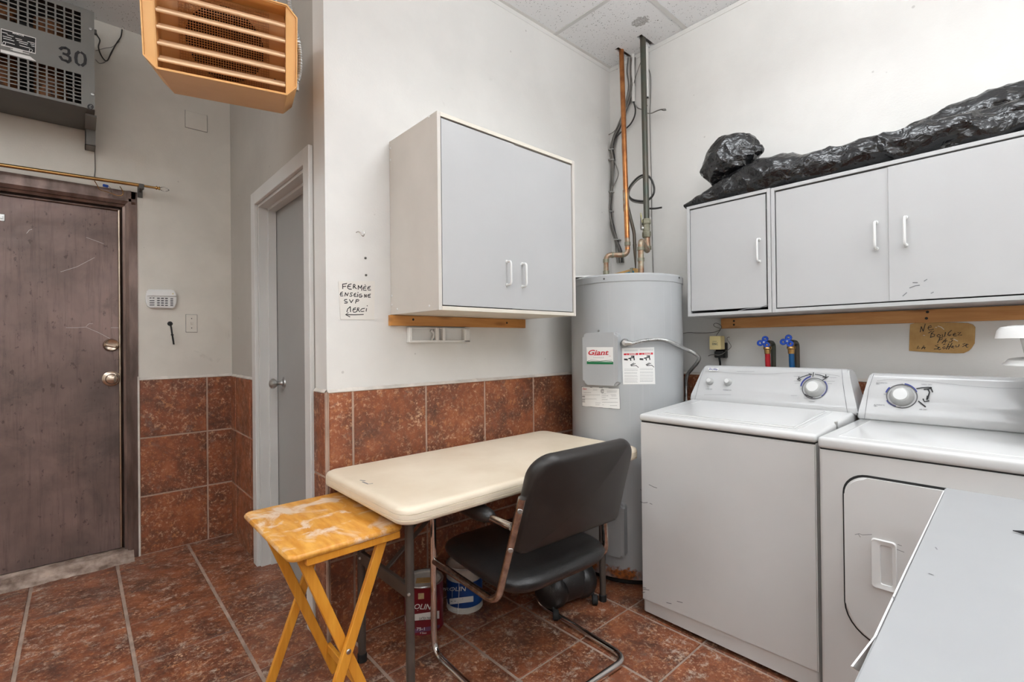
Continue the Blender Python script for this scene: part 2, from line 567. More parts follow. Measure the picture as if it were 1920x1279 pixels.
def tray_top_mat():
    m, nt, b = _mat('worn_varnished_top')
    v = coords(nt)
    base = ramp(nt, [(.35, s2l(204, 136, 46)), (.65, s2l(226, 166, 76))], nz(nt, coords(nt, (16, 3, 10)), 3, 4))
    worn = ramp(nt, [(.50, 0), (.60, 1)], nz(nt, v, 8.5, 6, .62, .8))
    col = mixc(nt, mul(nt, worn, .8), base, s2l(228, 208, 186))
    blot = ramp(nt, [(.68, 0), (.74, 1)], nz(nt, v, 26, 4, .6, .4))
    col = mixc(nt, mul(nt, blot, .5), col, s2l(168, 100, 28))
    nt.links.new(col, b.inputs['Base Color'])
    b.inputs['Roughness'].default_value = .38
    return m
M['tray_top'] = tray_top_mat()

def door_brown_mat():
    m, nt, b = _mat('bronze_painted_steel_worn')
    v = coords(nt)
    big = nz(nt, v, 1.6, 5, .6, .3)
    col = ramp(nt, [(.3, s2l(90, 77, 73)), (.5, s2l(126, 106, 100)), (.72, s2l(150, 126, 118))], big)
    streak = nz(nt, coords(nt, (42, 42, 2.2)), 1.5, 6, .75, .4)
    col = mixc(nt, mul(nt, ramp(nt, [(.50, 0), (.68, 1)], streak), .45), col, s2l(78, 64, 60))
    spots = ramp(nt, [(.63, 0), (.69, 1)], nz(nt, coords(nt, (30, 30, 16)), 1.6, 4, .6))
    col = mixc(nt, mul(nt, spots, .6), col, s2l(62, 50, 47))
    gr = ramp(nt, [(.53, 0), (.66, 1)], nz(nt, v, 2.6, 9, .72, .8))
    col = mixc(nt, mul(nt, gr, .55), col, s2l(80, 72, 69))
    nt.links.new(col, b.inputs['Base Color'])
    ro = ramp(nt, [(.3, .3), (.7, .5)], nz(nt, v, 18, 4))
    nt.links.new(ro, b.inputs['Roughness'])
    b.inputs['Metallic'].default_value = .35
    bump(nt, b, nz(nt, coords(nt, (300, 300, 12)), 1, 2), .05, .002)
    return m
M['door_brown'] = door_brown_mat()
M['frame_brown'] = pm('bronze_frame', s2l(124, 104, 96), .30, .5, c2=s2l(84, 70, 64), scale=16, stretch=(1, 1, .25))
M['sill'] = pm('weathered_sill', s2l(188, 168, 154), .85, c2=s2l(112, 92, 80), scale=14, bmp=.6, bscale=40)

def bag_mat():
    m, nt, b = _mat('black_polythene')
    v = coords(nt)
    b.inputs['Base Color'].default_value = (.006, .006, .007, 1)
    b.inputs['Roughness'].default_value = .17
    b.inputs['Specular IOR Level'].default_value = .62
    h = nz(nt, coords(nt, (1, .7, 1)), 40, 2, .5, .6)
    bump(nt, b, h, .35, .02)
    return m
M['bag'] = bag_mat()

def cardboard_mat():
    m, nt, b = _mat('brown_cardboard')
    v = coords(nt)
    col = ramp(nt, [(.35, s2l(176, 136, 82)), (.65, s2l(198, 160, 104))], nz(nt, v, 18, 5))
    wv = N(nt, 'ShaderNodeTexWave', Scale=60, Distortion=.6)
    wv.bands_direction = 'Y'
    nt.links.new(v, wv.inputs['Vector'])
    col = mixc(nt, mul(nt, wv.outputs['Fac'], .12), col, s2l(140, 104, 58))
    dirt = ramp(nt, [(.6, 0), (.72, .6)], nz(nt, v, 11, 5, .65))
    col = mixc(nt, dirt, col, s2l(134, 110, 84))
    nt.links.new(col, b.inputs['Base Color'])
    b.inputs['Roughness'].default_value = .8
    return m
M['cardboard'] = cardboard_mat()

def heater_mat():
    m, nt, b = _mat('water_heater_enamel')
    v = coords(nt)
    geo = nt.nodes.new('ShaderNodeSeparateXYZ')
    nt.links.new(nt.nodes.new('ShaderNodeNewGeometry').outputs['Position'], geo.inputs[0])
    col = ramp(nt, [(.4, s2l(166, 168, 169)), (.6, s2l(173, 175, 176))], nz(nt, v, 2, 3))
    drip = ramp(nt, [(.6, 0), (.72, .35)], nz(nt, coords(nt, (26, 26, .7)), 1.4, 4))
    col = mixc(nt, drip, col, s2l(190, 190, 190))
    # rust line along the bottom seam
    ad = nt.nodes.new('ShaderNodeMath')
    ad.operation = 'MULTIPLY_ADD'
    nt.links.new(nz(nt, v, 30, 6, .7), ad.inputs[0])
    ad.inputs[1].default_value = -.14
    nt.links.new(geo.outputs['Z'], ad.inputs[2])
    f = ramp(nt, [(0.0, 1), (.004, 1), (.022, 0)], ad.outputs[0])
    patch = ramp(nt, [(.42, 0), (.56, 1)], nz(nt, v, 6, 3))
    rust = ramp(nt, [(.35, s2l(70, 40, 22)), (.55, s2l(166, 92, 36)), (.7, s2l(60, 50, 46))], nz(nt, v, 40, 4))
    mx = mixc(nt, mul(nt, f, patch), col, (0, 0, 0))
    mm = nt.nodes.new('ShaderNodeMix')
    mm.data_type = 'RGBA'
    nt.links.new(mul(nt, f, patch), mm.inputs[0])
    nt.links.new(col, mm.inputs[6])
    nt.links.new(rust, mm.inputs[7])
    nt.links.new(mm.outputs[2], b.inputs['Base Color'])
    b.inputs['Roughness'].default_value = .28
    return m
M['heater'] = heater_mat()
def glass_mat():
    m, nt, b = _mat('clear_acrylic')
    vec = coords(nt)
    b.inputs['Base Color'].default_value = (.95, .95, .95, 1)
    b.inputs['Transmission Weight'].default_value = 1
    b.inputs['Roughness'].default_value = .06
    return m
M['glass'] = glass_mat()

# ================================================================== SETTING
def struct(name, bm, m, parent=None, label=None):
    o = obj(name, bm, m, parent)
    if parent is None: tag(o, label, kind='structure')
    return o
T = 0.12
floor = struct('floor', box(B(), (XL, YR, -.08), (XC + T, YA + T, -.004)), M['grout'], label='rust brown mottled ceramic tile floor with grey brown grout')
# floor tiles, one object each
FX0, FPX_, FY0, FPY = 0.157, 0.3355, 3.353, 0.3465
full = None
def tile_bm(x0, x1, y0, y1, z0, z1):
    bm = B()
    box(bm, (x0, y0, z0), (x1, y1, z1))
    top = [e for e in bm.edges if all(v.co.z > z1 - 1e-5 for v in e.verts)]
    bmesh.ops.bevel(bm, geom=top, offset=.0022, segments=1, affect='EDGES')
    return bm
g, gx = .0042, .0066
i0, i1 = math.floor((XL - FX0) / FPX_), math.ceil((XC - FX0) / FPX_)
j0, j1 = math.floor((YR - FY0) / FPY), math.ceil((YA - FY0) / FPY)
for i in range(i0, i1):
    for j in range(j0, j1):
        x0, x1 = max(FX0 + i * FPX_, XL), min(FX0 + (i + 1) * FPX_, XC)
        y0, y1 = max(FY0 + j * FPY, YR), min(FY0 + (j + 1) * FPY, YA)
        # floor behind the walls of the other room is not laid
        if x0 >= XD - .02 and y0 >= YB - .02: continue
        if y0 >= YB - .02 and x1 > XD and x0 < XD: x1 = XD + .085
        if x1 - x0 < .03 or y1 - y0 < .03: continue
        isfull = abs(x1 - x0 - FPX_) < 1e-4 and abs(y1 - y0 - FPY) < 1e-4
        if x0 >= XD - .02 and y1 > YB: y1 = YB; isfull = False
        if y1 - y0 < .03: continue
        if isfull and full is not None:
            o = full.copy()
            COL.objects.link(o)
            o.parent = floor
            o.location = V((x0 + x1) / 2, (y0 + y1) / 2, 0) - ORG[floor]
        else:
            bm = tile_bm(x0 + gx - (x0 + x1) / 2, x1 - gx - (x0 + x1) / 2, y0 + g - (y0 + y1) / 2, y1 - g - (y0 + y1) / 2, -.010, 0)
            me = bpy.data.meshes.new('floor_tile')
            bm.to_mesh(me)
            bm.free()
            me.materials.append(M['tile_f'])
            o = bpy.data.objects.new('floor_tile', me)
            COL.objects.link(o)
            o.parent = floor
            o.location = V((x0 + x1) / 2, (y0 + y1) / 2, 0) - ORG[floor]
            if isfull: full = o

# walls
wallB = struct('wall_back', box(B(), (XD, YB, 0), (XC + T, YB + T, ZS)), M['wallB'], label='white plaster wall with tiled wainscot behind the folding table')
wallC = struct('wall_right', box(B(), (XC, YR, 0), (XC + T, YB, ZS)), M['wallB'], label='white plaster wall behind the washing machine and dryer')
# wall D: door opening y 2.11..2.89
DY0, DY1, DZ = 2.11, 2.885, 1.975
bm = B()
box(bm, (XD, YB + T, 0), (XD + T, DY0, ZS))
box(bm, (XD, DY1, 0), (XD + T, YA, ZS))
box(bm, (XD, DY0, DZ), (XD + T, DY1, ZS))
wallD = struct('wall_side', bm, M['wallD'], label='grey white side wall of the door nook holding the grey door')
# wall A: door opening x -0.75..0.215
AX0, AX1, AZ = -0.80, 0.215, 2.055
bm = B()
box(bm, (XL, YA, 0), (AX0, YA + T, ZS))
box(bm, (AX1, YA, 0), (XD + T, YA + T, ZS))
box(bm, (AX0, YA, AZ), (AX1, YA + T, ZS))
wallA = struct('wall_front', bm, M['wallA'], label='grubby white wall of the nook around the brown steel door')
wallL = struct('wall_left', box(B(), (XL - T, YR - T, 0), (XL, YA + T, ZS)), M['wallA'], label='white wall on the far left of the room')
wallR = struct('wall_rear', box(B(), (XL, YR - T, 0), (XC + T, YR, ZS)), M['wallB'], label='white wall behind the viewer')

ZR = [0, .337, .674, 1.011]
def wtile(parent, F, u0, u1, v0, v1, mat=None):
    """wall tile on frame F (n towards the room)"""
    gg = .0045
    bm = B()
    p = [F(u0 + gg, v0 + gg, 0), F(u1 - gg, v0 + gg, 0), F(u1 - gg, v1 - gg, 0), F(u0 + gg, v1 - gg, 0)]
    prism(bm, p, F(0, 0, .010) - F(0, 0, 0))
    n = (F(0, 0, 1) - F(0, 0, 0)).normalized()
    top = [e for e in bm.edges if all((v.co - p[0]).dot(n) > .009 for v in e.verts)]
    bmesh.ops.bevel(bm, geom=top, offset=.0025, segments=1, affect='EDGES')
    return obj('wall_tile', bm, M['tile_w'], parent)
def wainscot(parent, F, us, caulk=True):
    bm = B()
    flat(bm, F, [(us[0], 0), (us[-1], 0), (us[-1], ZR[-1] + .002), (us[0], ZR[-1] + .002)], 0, .0065)
    obj('grout', bm, M['grout_w'], parent)
    if caulk:
        bm = B()
        n = max(2, int((us[-1] - us[0]) / .03))
        prev = None
        for k in range(n + 1):
            u = us[0] + (us[-1] - us[0]) * k / n
            h = .005 + .006 * noise.noise(V(u * 9, len(us), 3)) ** 2 * 4
            pts = [F(u, ZR[-1] - .002, .0005), F(u, ZR[-1] - .002, .010), F(u, ZR[-1] + .002, .009), F(u, ZR[-1] + .006 + h, .0008)]
            cur = [bm.verts.new(p) for p in pts]
            if prev:
                for a in range(4): bm.faces.new([prev[a], prev[(a + 1) % 4], cur[(a + 1) % 4], cur[a]])
            prev = cur
        obj('caulk_line', bm, M['caulk'], parent)
    for a, b in zip(us[:-1], us[1:]):
        for c, d in zip(ZR[:-1], ZR[1:]):
            wtile(parent, F, a, b, c, d)
FB = frame((0, YB, 0), (1, 0, 0), (0, 0, 1))        # u = x
FC = frame((XC, 0, 0), (0, -1, 0), (0, 0, 1))       # u = -y
FA = frame((0, YA, 0), (1, 0, 0), (0, 0, 1))
FD = frame((XD, 0, 0), (0, -1, 0), (0, 0, 1))
wainscot(wallB, FB, [XD + .001, .841, 1.19, 1.535, 1.881, 2.228, 2.574, XC])
wainscot(wallC, FC, [-YB + .01] + [-1.62 + .3467 * k for k in range(7)])
wainscot(wallA, FA, [.262, .597, XD])
wainscot(wallD, FD, [-YA + .01, -3.375, -3.035, -2.955])
wainscot(wallD, FD, [-2.045, -YB - .001])
# pale edging bead on the tiled convex corner and beside the door frame
bm = B()
tube(bm, [(XD - .0045, YB - .0045, 0), (XD - .0045, YB - .0045, ZR[-1])], .0065, 6)
obj('corner_bead', bm, M['grout_w'], wallB)
bm = B()
box(bm, (.2555, YA - .012, 0), (.2635, YA - .0005, 1.03))
obj('edge_bead', bm, M['caulk'], wallA)

# suspended ceiling
ceil = struct('ceiling', box(B(), (XL - T, YR - T, ZS), (XC + T, YA + T, ZS + .05)), M['grey_dark'], label='suspended ceiling of speckled white acoustic panels in a metal grid')
cx = [XC, 2.094] + [2.094 - .6 * k for k in range(1, 8)] + [XL]
cy = [YA, 2.58, 1.38, .18, -1.02, -2.22, YR]
HOLES = [(2.483, 2.6265, 1.745, 1.775), (2.481, 2.625, 1.582, 1.615)]
for a in range(len(cx) - 1):
    for b in range(len(cy) - 1):
        x1, x0, y1, y0 = cx[a], cx[a + 1], cy[b], cy[b + 1]
        if x0 >= XD - .05 and y0 >= YB: continue
        bm = B()
        if a == 0 and b == 1:
            y1 = YB
            xs = sorted({x0, x1, 2.481, 2.626})
            ys = sorted({y0, y1, 1.582, 1.615, 1.745, 1.775})
            for p, q in zip(xs[:-1], xs[1:]):
                for r, s in zip(ys[:-1], ys[1:]):
                    mx_, my_ = (p + q) / 2, (r + s) / 2
                    if any(h[0] - .01 < mx_ < h[1] + .001 and h[2] < my_ < h[3] for h in HOLES): continue
                    box(bm, (p, r, ZC), (q, s, ZC + .016))
        else:
            if x1 > XD and y1 > YB: y1 = YB if x0 >= XD - .05 else y1
            box(bm, (x0, y0, ZC), (x1, y1, ZC + .016))
        obj('ceiling_panel', bm, M['ceil'], ceil)
for x in cx[1:-1]:
    y1 = YB if x > XD else YA
    obj('grid_bar', box(box(B(), (x - .012, YR, ZC - .004), (x + .012, y1, ZC - .0005)), (x - .002, YR, ZC + .0165), (x + .002, y1, ZC + .035)), M['trim_grey'], ceil)
for y in cy[1:-1]:
    x1 = XC if y < YB else XD
    obj('grid_bar', box(B(), (XL, y - .012, ZC - .0045), (x1, y + .012, ZC - .001)), M['trim_grey'], ceil)
# wall angle under the panels
bm = B()
box(bm, (XD, YB - .02, ZC - .0035), (XC, YB, ZC - .0005)); box(bm, (XD, YB - .002, ZC - .0035), (XC, YB, ZC - .028))
obj('wall_angle', bm, M['wallB'], ceil)
bm = B()
box(bm, (XC - .004, YR, ZC - .0035), (XC, YB, ZC - .028))
obj('wall_angle', bm, M['wallB'], ceil)

# ------------------------------------------------------------------ door_1: brown steel door in wall A
dr = bpy.data.objects.new('door_1', None)
COL.objects.link(dr); dr.location = (-.27, YA, 0); ORG[dr] = V(-.27, YA, 0)
tag(dr, 'worn bronze brown steel door with deadbolt and round knob', kind='structure')
SLX = .183           # latch edge of the slab
bm = box(B(), (-.74, YA + .045, .055), (SLX, YA + .090, 1.985), .002, 1)
slab = obj('door_slab', bm, M['door_brown'], dr)
# frame: stepped jamb and head (profile in x outward from opening / y)
def jamb(side):
    prof = [(.0, .10), (.0, .055), (.008, .040), (.008, .020), (.020, .014), (.020, -.002), (.034, -.012), (.046, -.012), (.046, -.004), (.073, -.004), (.073, .10)]
    bm = B()
    x0 = SLX + .004
    pts = [V(x0 + a, YA + b, 0.0) for a, b in prof]
    if side < 0: pts = [V(-.744 - a, YA + b, 0.0) for a, b in prof]
    prism(bm, pts, (0, 0, 2.09))
    return bm
obj('door_jamb', jamb(1), M['frame_brown'], dr)
obj('door_jamb', jamb(-1), M['frame_brown'], dr)
prof = [(.0, .10), (.0, .055), (.008, .040), (.008, .020), (.022, .014), (.022, -.002), (.040, -.012), (.056, -.012), (.056, -.004), (.10, -.004), (.10, .10)]
obj('door_head', prism(B(), [V(-.80, YA + b, 1.99 + a) for a, b in prof], (.98 + SLX - .16 + .05, 0, 0)), M['frame_brown'], dr)
# narrow brass-brown weatherstrip beside the slab
obj('weatherstrip', tube(B(), [(SLX - .002, YA + .040, .06), (SLX - .002, YA + .040, 1.985)], .0065, 8), M['bronze'], dr, 60)
obj('weatherstrip', tube(B(), [(-.74, YA + .040, 1.984), (SLX - .002, YA + .040, 1.984)], .007, 8), M['frame_brown'], dr, 60)
# threshold: broken concrete sill
bm = B()
n = 48
prev = None
for k in range(n + 1):
    x = -.80 + (SLX + .05 + .80) * k / n
    e = noise.noise(V(x * 7, 1, 2)) * .014 + noise.noise(V(x * 31, 4, 2)) * .006
    pts = [V(x, YA + .10, .0), V(x, YA + .10, .052), V(x, YA + .035, .052), V(x, YA - .018 + e * .3, .046 + e * .25), V(x, YA - .026 + e, .022), V(x, YA - .055 + e * 1.6, .010), V(x, YA - .075 + e * 2.2, .0005)]
    cur = [bm.verts.new(p) for p in pts]
    if prev:
        for a in range(len(pts)): bm.faces.new([prev[a], prev[(a + 1) % len(pts)], cur[(a + 1) % len(pts)], cur[a]])
    prev = cur
obj('threshold', bm, M['sill'], dr)
ys = YA + .045
lk = U(208, 647, 'y', ys)
bm = lathe(B(), [(0, 0), (.036, 0), (.036, .008), (.031, .014), (.026, .011), (0, .011)], (lk.x, ys, lk.z), (0, -1, 0), 28)
dl = obj('deadbolt', bm, M['bronze'], slab, 40)
obj('thumb_turn', obox(B(), (lk.x, ys - .018, lk.z - .004), (V(.97, 0, -.24), V(0, 1, 0), V(.24, 0, .97)), (.022, .007, .006), .003), M['bronze'], slab)
kb = U(209, 710, 'y', ys)
bm = lathe(B(), [(0, 0), (.042, 0), (.042, .006), (.034, .011), (.016, .013), (.014, .030), (.024, .036), (.029, .048), (.025, .060), (.013, .066), (0, .067)], (kb.x, ys, kb.z), (0, -1, 0), 28)
obj('door_knob', bm, M['bronze'], slab, 40)
ct = U(3, 408, 'y', ys)
obj('latch_plate', box(box(B(), (ct.x - .012, ys - .004, ct.z - .018), (ct.x + .012, ys, ct.z + .018), .002), (ct.x - .004, ys - .012, ct.z - .006), (ct.x + .004, ys, ct.z + .006)), M['steel'], slab)
# scratches in the paint
z2 = zoom(0, 280, 2.906)
def onslab(x, y):
    p = U(*z2(x, y), 'y', ys); return p, V(0, -1, 0)
bm = strokes(B(), [[(470, 970), (540, 1000), (605, 1035)], [(470, 968), (420, 972), (360, 972)], [(640, 1050), (662, 1034)], [(470, 480), (520, 498), (565, 515)], [(330, 668), (420, 640), (515, 590)], [(145, 458), (160, 440), (175, 436)], [(470, 965), (485, 950), (505, 950)], [(605, 972), (660, 972)]], onslab, .0011, .0008)
obj('scratch', bm, M['trim_grey'], slab)

# ------------------------------------------------------------------ door_2: grey painted door in wall D
d2 = bpy.data.objects.new('door_2', None)
COL.objects.link(d2); d2.location = (XD, 2.5, 0); ORG[d2] = V(XD, 2.5, 0)
tag(d2, 'plain grey painted door with white casing and small metal knob', kind='structure')
SX = XD + .088
obj('door_slab', box(B(), (SX, DY0 + .004, .012), (SX + .035, DY1 - .004, DZ - .012), .002, 1), M['door_grey'], d2)
bm = B(); box(bm, (XD - .001, DY1 - .020, 0), (SX - .003, DY1, DZ)); box(bm, (XD + .045, DY1 - .032, 0), (SX - .003, DY1 - .02, DZ - .02))
obj('door_jamb', bm, M['trim_grey'], d2)
bm = B(); box(bm, (XD - .001, DY0, 0), (SX - .003, DY0 + .020, DZ)); box(bm, (XD + .045, DY0 + .02, 0), (SX - .003, DY0 + .032, DZ - .02))
obj('door_jamb', bm, M['trim_grey'], d2)
bm = B(); box(bm, (XD - .001, DY0 + .02, DZ - .02), (SX - .003, DY1 - .02, DZ)); box(bm, (XD + .045, DY0 + .032, DZ - .034), (SX - .003, DY1 - .032, DZ - .02))
obj('door_jamb', bm, M['trim_grey'], d2)
cs = .062
for (a, b, c, d) in [(DY1 - .006, DY1 + cs, 0, DZ + cs), (DY0 - cs, DY0 + .006, 0, DZ + cs), (DY0 + .006, DY1 - .006, DZ - .006, DZ + cs)]:
    obj('casing', box(B(), (XD - .020, a, c), (XD - .0005, b, d), .0035, 2), M['trim_grey'], d2)
kc = U(531, 718, 'x', SX)
bm = lathe(B(), [(0, 0), (.032, 0), (.030, .006), (.014, .011), (.011, .016), (.011, .034), (.018, .038), (.027, .050), (.026, .062), (.015, .071), (0, .073)], (SX, kc.y - .01, kc.z), (-1, 0, 0), 24)
obj('door_knob', bm, M['steel'], d2, 40)

# ------------------------------------------------------------------ surface tracing helpers
def onplane(p0, n):
    n = Vector(n).normalized()
    if n.dot(CAM - Vector(p0)) < 0: n = -n
    return lambda x, y: (UP(x, y, p0, n), n)
def oncyl(cx, cy, r):
    def f(px, py):
        d = ray(px, py)
        aa = d.x ** 2 + d.y ** 2
        bb = -2 * (d.x * cx + d.y * cy)
        D = max(0, bb * bb - 4 * aa * (cx * cx + cy * cy - r * r))
        p = CAM + d * ((-bb - D ** .5) / 2 / aa)
        return p, V(p.x - cx, p.y - cy, 0).normalized()
    return f
def textquad(bm, s, quad, fn, off=.0008, bold=0.0, shear=0.0):
    """text stretched into a quad of picture points (TL, TR, BR, BL) lying on a real surface"""
    t = textmesh(s, 1, lambda a, b: V(a, b, 0), off=bold, shear=shear)
    if not t.verts: return bm
    xs = [v.co.x for v in t.verts]; ys_ = [v.co.y for v in t.verts]
    x0, x1, y0, y1 = min(xs), max(xs), min(ys_), max(ys_)
    vm = {}
    for v in t.verts:
        a, b = (v.co.x - x0) / (x1 - x0), (y1 - v.co.y) / (y1 - y0)
        q = [(quad[0][k] * (1 - a) + quad[1][k] * a) * (1 - b) + (quad[3][k] * (1 - a) + quad[2][k] * a) * b for k in (0, 1)]
        p, n = fn(*q)
        vm[v] = bm.verts.new(p + n * off)
    for f in t.faces:
        try: bm.faces.new([vm[v] for v in f.verts])
        except ValueError: pass
    t.free()
    return bm
def tq(bm, s, x, y, wd, ht, fn, dy=0.0, **k):
    """text centred on a picture point, wd x ht pixels, dy = rise over the width"""
    return textquad(bm, s, [(x - wd/2, y - ht/2 - dy/2), (x + wd/2, y - ht/2 + dy/2), (x + wd/2, y + ht/2 + dy/2), (x - wd/2, y + ht/2 - dy/2)], fn, **k)
def patch(bm, quad, fn, off=.0006, n=6):
    """sheet following a surface between four picture points"""
    g_ = [[None] * (n + 1) for _ in range(n + 1)]
    for i in range(n + 1):
        for j in range(n + 1):
            a, b = i / n, j / n
            q = [(quad[0][k] * (1 - a) + quad[1][k] * a) * (1 - b) + (quad[3][k] * (1 - a) + quad[2][k] * a) * b for k in (0, 1)]
            p, nn = fn(*q)
            g_[i][j] = bm.verts.new(p + nn * off)
    for i in range(n):
        for j in range(n):
            bm.faces.new([g_[i][j], g_[i + 1][j], g_[i + 1][j + 1], g_[i][j + 1]])
    return bm
def dashes(bm, x0, x1, y, fn, wdt, off, rnd, dy=0.0):
    """a row of tiny print, too small to read: short ink dashes"""
    x = x0
    while x < x1:
        l = rnd.uniform(1.2, 4.5)
        e = min(x + l, x1)
        yy = lambda q: y + dy * (q - x0) / max(1, (x1 - x0))
        strokes(bm, [[(x, yy(x)), (e, yy(e))]], fn, wdt, off)
        x = e + rnd.uniform(.5, 1.1)
    return bm
def arcpts(cx_, cy_, rx, ry, a0, a1, n=14):
    return [(cx_ + rx * math.cos(R_(a0 + (a1 - a0) * k / n)), cy_ - ry * math.sin(R_(a0 + (a1 - a0) * k / n))) for k in range(n + 1)]
RN = random.Random(3)

# ================================================================== WASHING MACHINE
WX, WY0, WY1 = 1.839, .519, 1.206
wm = thing('washing_machine', 'white top loading washing machine standing beside the water heater', 'washing machine', (2.15, .8625, 0))
bm = B()
box(bm, (WX + .007, WY0 + .004, .018), (2.47, WY1 - .004, .849), .012, 3, 'z')
obj('cabinet', bm, M['white_app_side'], wm, 30)
bm = B()
prism(bm, [V(WX, y, z) for y, z in [(WY0 + .004, .082), (WY1 - .004, .070), (WY1 - .004, .846), (WY0 + .004, .846)]], (.012, 0, 0))
bmesh.ops.bevel(bm, geom=[e for e in bm.edges if all(v.co.x < WX + .001 for v in e.verts)], offset=.004, segments=3, affect='EDGES')
obj('front_panel', bm, M['white_app_side'], wm, 35)
for fx in (1.9, 2.4):
    for fy in (.58, 1.14):
        obj('foot', lathe(B(), [(0, 0), (.022, 0), (.022, .008), (.008, .010), (.008, .022), (0, .022)], (fx, fy, 0), n=14), M['dark_gap'], wm)
# dark seam and sloping top deck
obj('seam', box(B(), (WX + .004, WY0 + .008, .847), (2.46, WY1 - .008, .855)), M['dark_gap'], wm)
bm = B()
box(bm, (WX - .006, WY0, .853), (2.47, WY1, .882))
for v in bm.verts:
    if v.co.z > .87 and v.co.x > 2: v.co.z = .916
bmesh.ops.bevel(bm, geom=[e for e in bm.edges if not all(v.co.x > 2.4 for v in e.verts)], offset=.011, segments=4, affect='EDGES', profile=.5)
obj('top_deck', bm, M['white_app'], wm, 35)
def deck(x, y, off=0.0):     # point on the sloping deck
    return V(x, y, .882 + (x - WX + .006) / (2.476 - WX) * .034 + off)
lp = [deck(x, y, .001) for x, y in [(1.885, .60), (2.26, .60), (2.26, 1.125), (1.885, 1.125)]]
bm = B()
prism(bm, lp, (0, 0, .006))
bmesh.ops.bevel(bm, geom=[e for e in bm.edges if all((v.co.z - deck(v.co.x, 0).z) > .004 for v in e.verts)], offset=.005, segments=3, affect='EDGES')
lid = obj('lid', bm, M['white_app'], wm, 40)
bm = B()
for a, b in [((1.872, .588), (2.27, .588)), ((1.872, 1.137), (2.27, 1.137)), ((1.872, .588), (1.872, 1.137))]:
    tube(bm, [deck(*a, .0005), deck(*b, .0005)], .0022, 6)
obj('lid_bead', bm, M['white_app'], lid, 60)
obj('lid_hinge_clip', box(B(), (2.06, WY0 - .002, .868), (2.078, WY0 + .006, .899), .002), M['steel'], wm)
# control console
def console(y_lo, y_hi, taper_lo, taper_hi, x0, z0, x1, z1, zb, xb):
    prof = [(x0 + .012, z0 - .012), (x0 + .002, z0 - .004), (x0, z0 + .006)]
    for k in range(1, 9):
        t = k / 8
        prof.append((x0 + (x1 - x0) * t, z0 + .006 + (z1 - z0 - .012) * t))
    prof += [(x1 + .006, z1 + .002), (x1 + .016, z1 + .007), (x1 + .03, z1 + .009), (xb - .01, z1 + .004), (xb, z1 - .01), (xb, zb)]
    bm = B()
    cols = []
    for e, (y, tp) in enumerate(((y_lo, taper_lo), (y_hi, taper_hi))):
        cols.append([bm.verts.new((a, y + tp * max(0, (b - z0)) / (z1 - z0), b)) for a, b in prof])
    n = len(prof)
    for k in range(n):
        bm.faces.new([cols[0][k], cols[0][(k + 1) % n], cols[1][(k + 1) % n], cols[1][k]])
    f1 = bm.faces.new(cols[0]); f2 = bm.faces.new(cols[1][::-1])
    bmesh.ops.bevel(bm, geom=list(f1.edges) + list(f2.edges), offset=.006, segments=3, affect='EDGES')
    return bm
cz0, cz1, cx0, cx1 = .908, 1.068, 2.296, 2.358
cons = obj('control_console', console(.503, 1.213, .045, -.045, cx0, cz0, cx1, cz1, .905, 2.455), M['console'], wm, 35)
PWn = V(-(cz1 - cz0), 0, cx1 - cx0).normalized()
PW = onplane((cx0, 0, cz0 + .006), PWn)
zc_ = zoom(1280, 640, 5.647)
def PWz(x, y): return PW(*zc_(x, y))
# end cap seams
bm = strokes(B(), [[(235, 262), (180, 420), (128, 622)], [(1685, 302), (1700, 470), (1745, 755)]], PWz, .0012, .0008)
obj('end_cap_seam', bm, M['print_grey'], cons)
bm = strokes(B(), [[(240, 320), (400, 326), (600, 342), (780, 349), (950, 345), (1100, 337), (1250, 332), (1400, 334), (1520, 346), (1660, 370)]], PWz, .0009, .0008)
obj('panel_line', bm, M['grey_label'], cons)
def knob(parent, c, n, r, h, mat, cap_mat=None, skirt=1.0):
    bm = lathe(B(), [(0, -.002), (r * 1.05 * skirt, -.002), (r * 1.05 * skirt, .003), (r, .006), (r * .80, h * .9), (r * .72, h), (r * .6, h + .0015), (0, h + .0015)], c, n, 28)
    o = obj('knob', bm, mat, parent, 35)
    obj('knob_cap', lathe(B(), [(0, h + .001), (r * .62, h + .001), (r * .60, h + .003), (0, h + .0034)], c, n, 24), cap_mat or M['white_app'], o, 35)
    return o
M['knob_grey'] = pm('knob_grey_plastic', s2l(178, 178, 176), .35, var=.05)
for kx, ky in ((291, 425), (482, 432)):
    knob(cons, PWz(kx, ky)[0], PWn, .0165, .018, M['knob_grey'])
kc = PWz(1395, 500)[0]
knob(cons, kc, PWn, .036, .030, M['knob_grey'])
bm = B()
e1 = V(0, 1, 0); e2 = PWn.cross(e1)
tube(bm, [kc + (e1 * math.cos(a) + e2 * math.sin(a)) * .0455 + PWn * .001 for a in [2*math.pi*k/40 for k in range(40)]], .0016, 6, closed=True)
obj('dial_ring', bm, M['print_grey'], cons)
bm = strokes(B(), [arcpts(1395, 492, 143, 122, 108, 170), arcpts(1395, 492, 132, 112, -52, 34)], PWz, .0056, .0012)
obj('dial_band', bm, M['print_blue'], cons)
